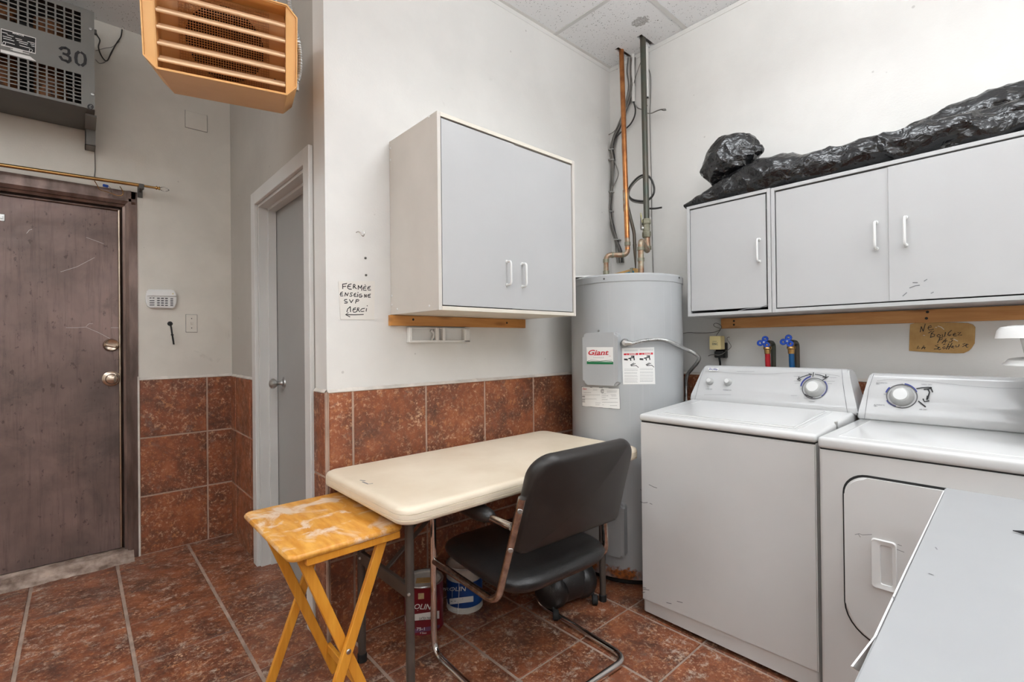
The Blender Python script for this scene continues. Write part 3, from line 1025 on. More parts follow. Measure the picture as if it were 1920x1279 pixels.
# marker arrows drawn round the dial
bm = strokes(B(), [[(1228, 398), (1270, 375), (1330, 358), (1362, 350)], [(1232, 378), (1226, 400), (1252, 405)], [(1338, 345), (1368, 350), (1350, 368)],
                   [(1386, 332), (1380, 375)], [(1405, 350), (1450, 358), (1495, 372), (1518, 382)], [(1516, 355), (1520, 384)], [(1485, 380), (1520, 386)], [(1485, 410), (1515, 392), (1543, 374)], [(1215, 400), (1228, 412), (1245, 418)], [(1296, 562), (1330, 582), (1375, 596)]], PWz, .0032, .0014)
obj('marker_arrow', bm, M['ink'], cons)
bm = B()
patch(bm, [(274, 284), (380, 284), (374, 316), (282, 316)], PWz, .0009, 3)
bd = obj('badge', bm, M['sticker'], cons)
obj('lettering', tq(B(), 'Inglis', 326, 299, 92, 30, PWz, 4, off=.0016, bold=.02, shear=.3), M['print_blue'], bd)
bm = B()
tq(bm, 'LOAD SIZE', 280, 506, 66, 11, PWz, 3)
tq(bm, 'TEMPERATURE', 472, 518, 90, 11, PWz, 3)
obj('lettering', bm, M['print_grey'], cons)
bm = B()
for (a, b, y, d) in [(575, 760, 321, 3), (228, 512, 566, 12), (1180, 1250, 372, 2), (1180, 1245, 422, 2), (1190, 1240, 446, 2), (1560, 1628, 386, 3), (1520, 1610, 424, 4), (1535, 1580, 450, 2), (1148, 1210, 576, 3), (1283, 1370, 602, 3), (1338, 1395, 640, 3), (1242, 1258, 505, 1)]:
    x = a
    while x < b:
        e = min(x + RN.uniform(6, 14), b)
        strokes(bm, [[(x, y), (e, y + d * (e - x) / (b - a))]], PWz, .0011, .0008)
        x = e + 3
obj('fine_print', bm, M['grey_label'], cons)
# scuff marks on the front
zf = zoom(1180, 720, 2.287)
PF = onplane((WX, 0, 0), (-1, 0, 0))
def PFz(x, y): return PF(*zf(x, y))
bm = strokes(B(), [[(48, 505), (62, 510), (78, 508)], [(60, 880), (85, 884)], [(56, 872), (72, 876)], [(56, 895), (66, 893)], [(85, 432), (105, 442), (118, 446)], [(160, 938), (180, 942)], [(205, 932), (228, 938)], [(48, 452), (52, 456)], [(88, 512), (98, 516)]], PFz, .0024, .0006)
obj('scuff', bm, M['print_grey'], wm)

# ================================================================== CLOTHES DRYER
DX, DY_0, DY_1 = 1.80, -.232, .506
dy = thing('clothes_dryer', 'white front loading clothes dryer to the right of the washing machine', 'dryer', (2.15, .137, 0))
bm = B()
box(bm, (DX, DY_0 + .004, .018), (2.46, DY_1 - .002, .843), .012, 3, 'z')
obj('cabinet', bm, M['white_app_side'], dy, 30)
for fx in (1.9, 2.4):
    for fy in (-.17, .44):
        obj('foot', lathe(B(), [(0, 0), (.022, 0), (.022, .008), (.008, .010), (.008, .022), (0, .022)], (fx, fy, 0), n=14), M['dark_gap'], dy)
obj('seam', box(B(), (DX + .004, DY_0 + .008, .841), (2.45, DY_1 - .006, .849)), M['dark_gap'], dy)
bm = B()
box(bm, (DX - .006, DY_0, .847), (2.46, DY_1, .884), .011, 4)
obj('top_deck', bm, M['white_app'], dy, 35)
bm = B()
for a, b in [((1.85, .46), (2.27, .46)), ((1.85, -.18), (2.27, -.18)), ((1.85, .46), (1.85, -.18))]:
    tube(bm, [V(*a, .8835), V(*b, .8835)], .0022, 6)
obj('deck_bead', bm, M['white_app'], dy, 60)
obj('lint_screen_handle', box(B(), (2.17, -.15, .883), (2.24, .05, .890), .003), M['white_app'], dy)
# door with a dark gap
dcy, dcz, dw, dh = .102, .525, .66, .50
FDr = frame((DX, dcy, dcz), (0, -1, 0), (0, 0, 1))
rad = [.06, .06, .10, .10]
obj('door_gap', flat(B(), FDr, rrect(dw + .012, dh + .014, [.065, .065, .105, .105], 8), .0, .002), M['dark_gap'], dy)
bm = B()
pts = rrect(dw, dh, rad, 8)
flat(bm, FDr, pts, .001, .012)
bmesh.ops.bevel(bm, geom=[e for e in bm.edges if all(v.co.x < DX - .011 for v in e.verts)], offset=.006, segments=3, affect='EDGES')
ddoor = obj('door', bm, M['white_app_side'], dy, 35)
hc = V(DX, .3325, .525)
FH = frame((DX - .013, .3325, .525), (0, -1, 0), (0, 0, 1))
bm = B()
outer, inner = rrect(.062, .148, .010, 4), [(a + .006, b) for a, b in rrect(.030, .118, .006, 4)]
vo_ = [bm.verts.new(FH(a, b, .0)) for a, b in outer]
vt = [bm.verts.new(FH(a * .94, b * .97, .007)) for a, b in outer]
vi = [bm.verts.new(FH(a, b, .004)) for a, b in inner]
vb = [bm.verts.new(FH(a * .7 + .002, b * .94, -.0075)) for a, b in inner]
k_ = len(outer)
for q in range(k_):
    w2 = (q + 1) % k_
    for A_, B_ in ((vo_, vt), (vt, vi), (vi, vb)):
        bm.faces.new([A_[q], A_[w2], B_[w2], B_[q]])
bm.faces.new(vb)
obj('door_handle', bm, M['white_plastic'], ddoor, 30)
PD = onplane((DX - .013, 0, 0), (-1, 0, 0))
zd = zoom(1500, 780, 2.564)
bm = strokes(B(), [[(265, 570), (285, 566), (300, 572), (345, 570)], [(282, 570), (290, 582)], [(470, 618), (488, 624)], [(462, 640), (500, 655)]], lambda x, y: PD(*zd(x, y)), .0016, .0006)
obj('scratch', bm, M['grey_label'], ddoor)
dz0, dz1, dx0, dx1 = .893, 1.055, 2.296, 2.352
cons2 = obj('control_console', console(-.235, .508, .045, -.03, dx0, dz0, dx1, dz1, .884, 2.445), M['console'], dy, 35)
PVn = V(-(dz1 - dz0), 0, dx1 - dx0).normalized()
PV_ = onplane((dx0, 0, dz0 + .006), PVn)
z8 = zoom(1560, 560, 3.553)
def PVz(x, y): return PV_(*z8(x, y))
bm = strokes(B(), [[(278, 505), (245, 600), (216, 802)]], PVz, .0012, .0008)
obj('end_cap_seam', bm, M['print_grey'], cons2)
obj('panel_line', strokes(B(), [[(300, 550), (360, 540), (440, 538), (540, 543), (680, 557), (850, 577), (1000, 590), (1140, 597), (1270, 598)]], PVz, .0009, .0008), M['grey_label'], cons2)
kc2 = PVz(464, 650)[0]
knob(cons2, kc2, PVn, .036, .030, M['knob_grey'])
bm = B()
e2 = PVn.cross(V(0, 1, 0))
tube(bm, [kc2 + (V(0, 1, 0) * math.cos(a) + e2 * math.sin(a)) * .0455 + PVn * .001 for a in [2*math.pi*k/40 for k in range(40)]], .0016, 6, closed=True)
obj('dial_ring', bm, M['print_grey'], cons2)
obj('dial_band', strokes(B(), [arcpts(464, 648, 103, 80, 20, 76), arcpts(464, 648, 106, 82, 140, 162), arcpts(464, 648, 104, 76, 205, 245)], PVz, .006, .0012), M['print_blue'], cons2)
obj('marker_arrow', strokes(B(), [[(566, 600), (600, 594), (640, 592), (662, 594)], [(655, 592), (664, 606), (670, 622)], [(615, 605), (640, 602), (655, 600)], [(640, 605), (650, 625), (642, 650), (636, 670)], [(608, 670), (616, 688), (645, 682)], [(636, 650), (632, 672)], [(578, 685), (600, 702), (622, 720)]], PVz, .0042, .0014), M['ink'], cons2)
bm = B()
for s, x, y, wd in [('AUTOMATIC', 332, 562, 74), ('DRY', 306, 569, 24), ('TIMED DRY', 630, 573, 74), ('AUTOMATIC', 316, 709, 74), ('DRY', 292, 717, 24), ('AIR DRY', 608, 739, 54), ('OFF', 466, 569, 18), ('OFF', 352, 638, 16), ('OFF', 452, 722, 18)]:
    tq(bm, s, x, y, wd, 8, PVz, 2)
obj('lettering', bm, M['print_grey'], cons2)

# ================================================================== WATER HEATER
HX, HY, HR = 2.243, 1.551, .297
HC = oncyl(HX, HY, HR)
wh = thing('water_heater', 'tall white cylindrical electric water heater standing in the corner', 'water heater', (HX, HY, 0))
obj('tank', lathe(B(), [(0, .032), (HR - .004, .032), (HR, .036), (HR, 1.500), (0, 1.500)], (HX, HY, 0), n=72), M['heater'], wh, 40)
obj('base_ring', lathe(B(), [(0, 0), (HR - .030, 0), (HR - .022, .006), (HR - .022, .034), (0, .034)], (HX, HY, 0), n=48), M['black'], wh, 40)
obj('top_cap', lathe(B(), [(HR + .0005, 1.497), (HR + .003, 1.499), (HR + .003, 1.530), (HR - .004, 1.538), (0, 1.542)], (HX, HY, 0), n=72), M['heater'], wh, 40)
for px, py in ((1133, 523), (1272, 521)):
    p, n = HC(px, py)
    obj('screw', lathe(B(), [(0, 0), (.005, 0), (.004, .003), (0, .004)], p + n * .003, n, 10), M['grey_dark'], wh)
def coverplate(name, quad, th, rim):
    (x0, y0), (x1, y1) = quad
    cxp, cyp = (x0 + x1) / 2, (y0 + y1) / 2
    p, n = HC(cxp, cyp)
    wl = (HC(x1, cyp)[0] - HC(x0, cyp)[0])
    wd = Vector((wl.x, wl.y, 0)).length
    ht = (HC(cxp, y0)[0] - HC(cxp, y1)[0]).length
    u = V(-n.y, n.x, 0)
    if u.dot(wl) < 0: u = -u
    F = frame(p - n * .03, u, (0, 0, 1))
    if (F(0, 0, 1) - F(0, 0, 0)).dot(n) < 0: F = (lambda G: lambda a, b, c=0: G(a, b, -c))(F)
    bm = B()
    flat(bm, F, rrect(wd, ht, .022, 6), 0, .03 + th)
    f_ = F(0, 0, .03 + th); nn = n
    bmesh.ops.bevel(bm, geom=[e for e in bm.edges if all((v.co - f_).dot(nn) > -.001 for v in e.verts)], offset=.010, segments=4, affect='EDGES')
    o = obj(name, bm, M['heater'], wh, 35)
    if rim:
        bm = B()
        flat(bm, F, rrect(wd + .022, ht + .026, .03, 6), 0, .035)
        obj('cover_flange', bm, M['heater'], o, 35)
    return o, F, wd, ht, th
cov, FCv, cwd, cht, cth = coverplate('element_cover', ((1096, 624), (1160, 722)), .020, False)
# the cover is a flat front: print on its own plane
PCv = onplane(FCv(0, 0, .03 + cth), FCv(0, 0, 1) - FCv(0, 0, 0))
zg = zoom(1080, 600, 7.104)
def PCz(x, y): return PCv(*zg(x, y))
obj('brand_sticker', patch(B(), [(140, 362), (494, 362), (497, 590), (147, 590)], PCz, .0006, 2), M['sticker'], cov)
bm = textquad(B(), 'Giant', [(168, 398), (436, 398), (440, 468), (164, 468)], PCz, .0012, .02, .25)
strokes(bm, [[(238, 470), (300, 468), (360, 466), (435, 460)]], PCz, .0018, .0012)
strokes(bm, [[(440, 480), (464, 482)]], PCz, .0012, .0012)
obj('lettering', bm, M['print_red'], cov)
bm = B()
patch(bm, [(146, 556), (497, 562), (497, 592), (147, 588)], PCz, .0012, 2)
strokes(bm, [[(150, 556), (170, 544), (230, 552), (320, 552), (400, 546), (480, 552), (496, 564)]], PCz, .0024, .0012)
obj('green_band', bm, M['print_green'], cov)
bm = strokes(B(), [[(235, 492), (240, 506)], [(364, 492), (368, 502), (362, 510)], [(250, 502), (354, 504)], [(190, 528), (320, 548), (480, 530)]], PCz, .0011, .0012)
obj('fine_print', bm, M['grey_label'], cov)
obj('screw', lathe(B(), [(0, 0), (.006, 0), (.005, .004), (0, .005)], HC(1122, 620)[0], HC(1122, 620)[1], 10), M['steel'], wh)
coverplate('lower_element_cover', ((1098, 937), (1171, 1036)), .020, False)
HCz = lambda x, y: HC(*zg(x, y))
# danger label
st = obj('danger_label', patch(B(), [(612, 378), (1040, 362), (1055, 855), (628, 858)], HCz, .0008, 10), M['sticker'], wh)
bm = B()
patch(bm, [(636, 447), (826, 440), (827, 467), (637, 470)], HCz, .0014, 4)
patch(bm, [(838, 440), (1022, 434), (1023, 460), (839, 466)], HCz, .0014, 4)
obj('red_band', bm, M['print_red'], st)
bm = B()
textquad(bm, 'DANGER', [(704, 446), (800, 442), (800, 464), (704, 467)], HCz, .0020, .02)
textquad(bm, 'DANGER', [(905, 439), (1000, 436), (1000, 457), (905, 461)], HCz, .0020, .02)
for x, y in ((678, 457), (880, 451)):
    strokes(bm, [[(x - 9, y + 9), (x, y - 9), (x + 9, y + 9), (x - 9, y + 9)]], HCz, .0011, .0020)
obj('lettering', bm, M['sticker'], st)
bm = B()
for k, x in enumerate((640, 846)):
    # taps and a scalded hand, as small pictograms
    d = -4 * k
    strokes(bm, [[(x + 5, 520 + d), (x + 45, 522 + d)], [(x + 4, 530 + d), (x + 46, 535 + d)]], HCz, .0042, .0014)
    strokes(bm, [[(x + 62, 515 + d), (x + 100, 505 + d), (x + 130, 498 + d)], [(x + 82, 510 + d), (x + 90, 538 + d)], [(x + 98, 485 + d), (x + 132, 482 + d)], [(x + 128, 485 + d), (x + 136, 532 + d)]], HCz, .0052, .0014)
    strokes(bm, [[(x + 85, 600 + d), (x + 130, 575 + d)], [(x + 95, 605 + d), (x + 150, 582 + d)], [(x + 95, 612 + d), (x + 160, 608 + d)], [(x + 160, 606 + d), (x + 190, 632 + d)]], HCz, .0030, .0014)
obj('pictogram', bm, M['ink'], st)
bm = B()
for k, (a, b) in enumerate(((645, 820), (852, 1025))):
    d = -8 * k
    for y in (400, 413): dashes7 = None
    for y in (400, 414, 655, 672, 700, 714, 740, 755, 780, 796, 815, 828):
        x = a
        while x < b - 8:
            e = min(x + RN.uniform(10, 26), b)
            strokes(bm, [[(x, y + d), (e, y + d - .4)]], HCz, .0010, .0014)
            x = e + 4
obj('fine_print', bm, M['grey_label'], st)
# rating label
st = obj('rating_label', patch(B(), [(78, 890), (578, 912), (588, 1188), (86, 1146)], HCz, .0008, 10), M['sticker'], wh)
bm = B()
edge = [(78, 890), (200, 897), (330, 903), (460, 908), (578, 912), (583, 1050), (588, 1188), (460, 1178), (330, 1167), (200, 1156), (86, 1146), (82, 1018), (78, 890)]
strokes(bm, [edge], HCz, .0016, .0014)
strokes(bm, arc := [arcpts(352, 948, 19, 24, 20, 340)], HCz, .0022, .0014)
strokes(bm, [arcpts(354, 948, 9, 11, 40, 320)], HCz, .0018, .0014)
for y, hgt in ((1002, 3), (1020, 7), (1040, 3), (1058, 6), (1075, 4), (1092, 5)):
    strokes(bm, [[(88, y), (120, y + 1)]], HCz, hgt * .00045, .0014)
obj('border', bm, M['ink'], st)
obj('lettering', textquad(B(), 'Giant', [(92, 905), (146, 907), (146, 930), (90, 928)], HCz, .0014, .02, .25), M['print_red'], st)
bm = B()
for a, b, y in [(120, 320, 998), (120, 280, 1052), (345, 400, 985), (345, 430, 1010), (345, 395, 1034), (345, 420, 1060), (350, 560, 1095), (450, 560, 1045), (260, 325, 1105), (260, 320, 1130), (415, 545, 945), (415, 540, 962), (465, 535, 995), (475, 540, 1014), (230, 282, 934), (105, 205, 968), (355, 375, 1130), (455, 545, 1140)]:
    x = a
    while x < b - 5:
        e = min(x + RN.uniform(8, 22), b)
        strokes(bm, [[(x, y), (e, y + .6)]], HCz, .0012, .0014)
        x = e + 4
obj('fine_print', bm, M['grey_label'], st)
# cable connector
cp, cn = HC(1172, 643)
bm = lathe(B(), [(0, 0), (.021, 0), (.021, .012), (.016, .018), (.014, .030), (0, .031)], cp, cn, 18)
obj('cable_connector', bm, M['steel'], wh, 40)

# ================================================================== PIPES AND CABLES ABOVE THE HEATER
def pl(a, ax, v): return U(a[0], a[1], ax, v)
hot = thing('copper_pipe', 'bright copper water pipe rising from heater top through the ceiling panel', 'pipe', (2.3, 1.72, 1.54))
pA = V(2.30, 1.722, 1.541); pB = V(2.30, 1.722, U(1137, 478, 'x', 2.30).z)
pC = U(1177, 487, 'x', 2.40); pC.z = pB.z
ptop = V(2.527, 1.757, 3.08)
obj('riser', tube(B(), [pC + V(0, 0, .03), ptop], .0148, 14), M['copper'], hot, 60)
obj('lower_bend', tube(B(), smoothpath([pA, pB, pC, pC + V(0, 0, .08) + (ptop - pC).normalized() * .02], .035), .0145, 14), M['copper_old'], hot, 60)
for p, q in ((pA + V(0, 0, .05), pA + V(0, 0, .075)), (pB - V(0, 0, .045), pB - V(0, 0, .025)), (pB + (pC - pB) * .25, pB + (pC - pB) * .34), (pB + (pC - pB) * .72, pB + (pC - pB) * .8), (pC + V(0, 0, .055), pC + V(0, 0, .075))):
    obj('solder_collar', tube(B(), [p, q], .0175, 14), M['pipe_green'], hot, 50)
dn = (ptop - pC).normalized()
bm = tube(B(), [pC + dn * .27, pC + dn * .40], .0175, 14)
obj('coupling', bm, M['copper_old'], hot, 50)
# small side branch with a pointed tail
t0 = pC + dn * .34
t1 = U(1189, 437, 'x', t0.x + .03)
t2 = U(1192, 508, 'x', t0.x + .03)
bm = tube(B(), smoothpath([t0, t1, t1 + (t2 - t1) * .35], .02), .010, 10)
tube(bm, [t1 + (t2 - t1) * .3, t2], lambda t, i: .009 * (1 - t) + .003, 8)
obj('side_branch', bm, M['pipe_dark'], hot, 60)

cold = thing('shutoff_pipe', 'dark tarnished water pipe with lever shutoff valve beside the copper pipe', 'pipe', (2.3, 1.487, 1.54))
qtop = V(2.522, 1.60, 3.08)
qv = U(1213, 440, 'x', 2.45)
qe = U(1215, 462, 'x', 2.44)
qa = V(2.30, 1.487, 1.541)
qb = V(2.30, 1.487, U(1202, 454, 'x', 2.30).z)
obj('riser', tube(B(), [qv, qtop], .0165, 14), M['pipe_dark'], cold, 60)
obj('lower_bend', tube(B(), smoothpath([qa, qb + V(0, 0, .015), qb + (qe - qb) * .5 + V(0, 0, -.01), qe + V(0, 0, -.035), qv], .045), .0160, 14), M['copper_old'], cold, 60)
for h_ in (.012, .10, .16): obj('solder_collar', tube(B(), [qa + V(0, 0, h_), qa + V(0, 0, h_ + .018)], .0190, 14), M['pipe_green'], cold, 50)
obj('solder_collar', tube(B(), [qe + V(0, 0, -.02), qe + V(0, 0, 0.0)], .0188, 12), M['pipe_green'], cold, 50)
vc = U(1212, 428, 'x', 2.448)
bm = lathe(B(), [(0, -.055), (.022, -.055), (.026, -.045), (.026, -.025), (.020, -.018), (.022, 0), (.020, .018), (.026, .025), (.026, .045), (.020, .055), (0, .055)], vc, (qtop - qv), 10)
vb_ = obj('valve_body', bm, M['pipe_green'], cold, 30)
stem = vc + V(-.6, .55, 0).normalized() * .03
obj('valve_stem', tube(B(), [vc, stem], .011, 10), M['steel'], vb_, 60)
l1 = U(1204, 418, 'x', stem.x); l2 = U(1202, 400, 'x', stem.x - .005)
obj('lever', beam(B(), stem + V(0, 0, -.005), l2, .022, .004, (.6, .75, 0)), M['steel'], cold)
bm = beam(B(), l1 + V(-.004, -.001, .0), l2 + V(-.004, 0, .002), .016, .003, (.6, .75, 0))
obj('lever_tag', bm, pm('yellow_tag', s2l(220, 214, 70), .5, c2=s2l(235, 232, 220), scale=60), cold)

# bundle of old grey cables strapped to wall C
zp = zoom(1120, 60, 4.737)
def WC(x, y, off=.02): return U(*zp(x, y), 'x', XC - off)
z5 = zoom(1000, 0, 2.46)
def WC5(x, y, off=.02): return U(*z5(x, y), 'x', XC - off)
cb = thing('cable_bundle', 'bundle of old grey cables strapped down the wall behind the pipes', 'cables', WC5(397, 1215, .03))
main = [(450, 265), (446, 330), (452, 395), (440, 455), (425, 500), (400, 570), (375, 630), (362, 690), (366, 740), (358, 830), (352, 900), (350, 970), (362, 1040), (380, 1110), (392, 1160), (396, 1212)]
for k, (dx_, off, r, mt) in enumerate([(0, .012, .0055, 'cable_grey'), (9, .014, .0050, 'cable_dark'), (-7, .013, .0048, 'cable_grey'), (4, .023, .0048, 'cable_grey'), (13, .012, .0042, 'cable_grey')]):
    pts = []
    for i, (x, y) in enumerate(main):
        wob = noise.noise(V(i * .6, k * 3.1, 0)) * 7 + (0 if 3 < i < 14 else dx_ * .7)
        pts.append(WC5(x + dx_ * .75 + wob, y, off))
    obj('cable', tube(B(), spline(pts, 5), r, 7), M[mt], cb, 70)
obj('cable', tube(B(), spline([WC(325, 625), WC(338, 690), WC(330, 750), WC(300, 810), WC(262, 850), WC(200, 900), WC(150, 960)], 5), .0048, 7), M['cable_dark'], cb, 70)
obj('cable', tube(B(), spline([WC(65, 925, .012), WC(110, 908), WC(160, 870), WC(215, 770), WC(262, 660), WC(300, 560), WC(340, 400), WC(385, 270)], 5), .0028, 6), M['cable_grey'], cb, 70)
obj('cable', tube(B(), spline([WC(185, 150, .05), WC(190, 260, .03), WC(205, 420, .02), WC(215, 600, .012), WC(225, 760, .012)], 5), .0026, 6), M['caulk'], cb, 70)
obj('cable', tube(B(), spline([WC(330, 640), WC(360, 675), WC(400, 690), WC(440, 720, .03), WC(480, 722, .04), WC(530, 700, .05), WC(570, 688, .06), WC(605, 686, .07)], 5), .0034, 6), M['cable_grey'], cb, 70)
obj('cable', tube(B(), spline([WC(560, 688, .06), WC(590, 698, .065), WC(612, 694, .07)], 4), .002, 6), M['cable_dark'], cb, 70)
obj('cable', tube(B(), spline([WC(262, 660), WC(240, 760), WC(222, 960), WC(224, 1080), WC(232, 1200)], 5), .0034, 6), M['cable_dark'], cb, 70)
obj('cable', tube(B(), spline([WC5(372, 740), WC5(392, 800), WC5(374, 850), WC5(358, 880)], 5), .003, 6), M['cable_grey'], cb, 70)
for (x, y) in ((358, 690), (360, 738), (354, 886), (352, 975), (385, 1105)):
    p = WC5(x, y, .016)
    obj('strap', obox(B(), p, (V(0, .95, .2).normalized(), V(0, -.2, .95).normalized(), V(1, 0, 0)), (.026, .0035, .013), .001, 1), M['steel'], cb)
tw = thing('thin_wire', 'thin grey wire running straight down the wall right of the pipes', 'wire', WC5(552, 1250, .006))
obj('strand', tube(B(), spline([WC5(512, 262, .02), WC5(528, 310, .008), WC5(541, 355, .006), WC5(540, 460, .006), WC5(537, 540, .006), WC5(541, 700, .006), WC5(545, 850, .006), WC5(546, 1000, .006), WC5(549, 1120, .006), WC5(553, 1260, .006)], 5), .0028, 6), M['cable_grey'], tw, 70)
# painted conduit stubs coming down from the ceiling
for nm, (a, b, r) in {'left': ((455, 262), (462, 470), .011), 'right': ((524, 230), (524, 450), .013)}.items():
    p, q = WC5(*a, .016), WC5(*b, .016)
    lab = 'short white painted conduit ending open beside the dark pipe' if nm == 'right' else 'white painted conduit stub between the two water pipes'
    cs_ = thing('conduit_stub', lab, 'conduit', q)
    obj('sleeve', tube(B(), [V(q.x, q.y, ZC + .05), q], r, 10), M['wallB'], cs_, 60)
    obj('open_end', tube(B(), [q + V(0, 0, .002), q - V(0, 0, .002)], r * .72, 10), M['black'], cs_)
    if nm == 'right': obj('loose_wire', tube(B(), spline([q, q + V(0, .004, -.03), q + V(-.002, -.004, -.055)], 4), .0015, 6), M['cable_dark'], cs_)
# hanging coil of black cable
cc = thing('cable_coil', 'loop of black cable hung on the dark pipe', 'cable', (2.46, 1.55, 1.95))
cen = U(1199, 353, 'x', 2.462)
pts = []
for k in range(0, 47):
    a = R_(-72 + k * 9.4)
    rr = .074 + .006 * math.sin(k * .5) + (k % 2) * 0
    pts.append(cen + V(.020 + .022 * math.cos(a) + .004 * (k / 46), -math.cos(a) * rr, math.sin(a) * rr * 1.02))
end = [U(1213, 391, 'x', 2.50), U(1228, 391, 'x', 2.51), U(1241, 389, 'x', 2.52)]
obj('loop', tube(B(), spline(pts, 2), .0058, 8), M['cable_dark'], cc, 70)
obj('tail', tube(B(), spline(end, 4), .0055, 8), M['cable_dark'], cc, 70)
obj('inner_loop', tube(B(), spline([p + V(.006, 0, -.010) for p in pts[14:38]], 2), .0050, 8), M['cable_grey'], cc, 70)

# small carton lying on the heater top behind the pipes
bx0 = thing('small_carton', 'small carton with a blue stripe lying on top of the water heater', 'box', (2.36, 1.60, 1.542))
q0, q1 = U(1141, 512, 'x', 2.335), U(1184, 508, 'x', 2.335)
ax_ = V(0, -1, 0)
obj('carton', obox(B(), (2.365, (q0.y + q1.y) / 2, 1.575), (V(0, -.98, .10).normalized(), V(1, 0, 0), V(0, .10, .98).normalized()), (.098, .02, .032), .002, 1), M['cardboard'], bx0)
obj('blue_stripe', obox(B(), (2.344, (q0.y + q1.y) / 2, 1.582), (V(0, -.98, .10).normalized(), V(1, 0, 0), V(0, .10, .98).normalized()), (.090, .0008, .012)), pm('teal_print', s2l(28, 120, 150), .6), bx0)
obj('end_flap', obox(B(), (2.362, q1.y + .005, 1.580), (V(0, 1, 0), V(1, 0, 0), V(0, 0, 1)), (.008, .026, .040), .002, 1), M['pipe_green'], bx0)
sh = thing('foam_sheet', 'flat white sheet lying on the left of the water heater top', 'sheet', (2.06, 1.66, 1.543))
obj('sheet', obox(B(), (2.085, 1.685, 1.5485), (V(.7, -.7, 0).normalized(), V(.7, .7, 0).normalized(), V(0, 0, 1)), (.085, .10, .004), .001, 1), M['sticker'], sh)

# flexible metal conduit from the heater to behind the washing machine
fc = thing('flexible_conduit', 'ribbed flexible metal conduit arching from the water heater behind the washing machine', 'conduit', (2.5, 1.2, 0.75))
zf2 = zoom(1080, 600, 7.104)
def fcp(x, y, xx): return U(*zf2(x, y), 'x', xx)
c0 = cp + cn * .024
def fch(x, y, off):
    p, n = HC(*zf2(x, y))
    return p - ray(*zf2(x, y)).normalized() * off
path = [c0, fch(745, 312, .030), fch(860, 285, .028), fch(980, 268, .026), fch(1110, 262, .026), fch(1230, 285, .030), fch(1340, 330, .030), fcp(1470, 392, 2.33), fcp(1590, 455, 2.38), fcp(1638, 505, 2.41), fcp(1610, 575, 2.43), fcp(1545, 650, 2.46), fcp(1490, 720, 2.48), fcp(1468, 800, 2.49), fcp(1464, 900, 2.50), fcp(1464, 1000, 2.50), fcp(1466, 1130, 2.50)]
pts = spline(path, 6)
# resample finely for the ribs
res = [pts[0]]
for a, b in zip(pts[:-1], pts[1:]):
    n_ = max(1, int((b - a).length / .0028))
    for k in range(1, n_ + 1): res.append(a + (b - a) * k / n_)
obj('ribbed_sleeve', tube(B(), res[6:], lambda t, i: .0098 if i % 2 else .0082, 10), M['steel'], fc, 25)
obj('end_fitting', tube(B(), [c0, path[1]], .012, 12), M['steel'], fc, 50)

# ================================================================== WALL CABINETS
def dhandle(p, q, n, proud=.028, r=.0048):
    """white D handle between p and q, standing out along n"""
    n = Vector(n)
    bm = tube(B(), smoothpath([p, p + n * proud, q + n * proud, q], .014, 5), r, 8)
    for e in (p, q): lathe(bm, [(0, 0), (.008, 0), (.007, .004), (0, .0045)], e, n, 10)
    return bm
# cabinet on wall B
cbx0, cbx1, cbyf, cbz0, cbz1 = 1.019, 1.815, 1.542, 1.3285, 2.087
c1 = thing('wall_cabinet', 'white two door wall cabinet with cream sides above the folding table', 'cabinet', (1.417, 1.73, cbz0))
t_ = .016
obj('side_panel', box(B(), (cbx0, cbyf, cbz0), (cbx0 + t_, YB - .001, cbz1), .001, 1), M['side_cream'], c1)
obj('side_panel', box(B(), (cbx1 - t_, cbyf, cbz0), (cbx1, YB - .001, cbz1), .001, 1), M['side_cream'], c1)
obj('top_panel', box(B(), (cbx0 + t_, cbyf, cbz1 - t_), (cbx1 - t_, YB - .001, cbz1), .001, 1), M['edge_cream'], c1)
obj('bottom_panel', box(B(), (cbx0 + t_, cbyf, cbz0), (cbx1 - t_, YB - .001, cbz0 + t_), .001, 1), M['edge_cream'], c1)
obj('back_panel', box(B(), (cbx0 + t_, YB - .008, cbz0 + t_), (cbx1 - t_, YB - .002, cbz1 - t_)), M['dark_gap'], c1)
mid = 1.413
for a, b, hx in ((cbx0 + t_ + .0035, mid + .004, 1.367), (mid - .001, cbx1 - t_ - .003, 1.461)):
    left = hx < 1.4
    yy = cbyf + (.002 if left else .006)
    d_ = obj('cabinet_door', box(B(), (a, yy, cbz0 + t_ + .004), (b, yy + (.0035 if left else .014), cbz1 - t_ - .006), .0008, 1), M['melamine'], c1)
    obj('handle', dhandle(V(hx, yy, 1.548), V(hx, yy, 1.448), (0, -1, 0)), M['white_plastic'], d_, 60)
for (x, y) in ((732, 278), (732, 300), (804, 219), (805, 574), (745, 580), (732, 555), (733, 572)):
    p = U(x, y, 'x', cbx0)
    if p.y > YB - .01: p.y = YB - .012
    obj('screw_cap', lathe(B(), [(0, 0), (.0055, 0), (.004, .002), (0, .0025)], p, (-1, 0, 0), 8), M['white_plastic'], c1)
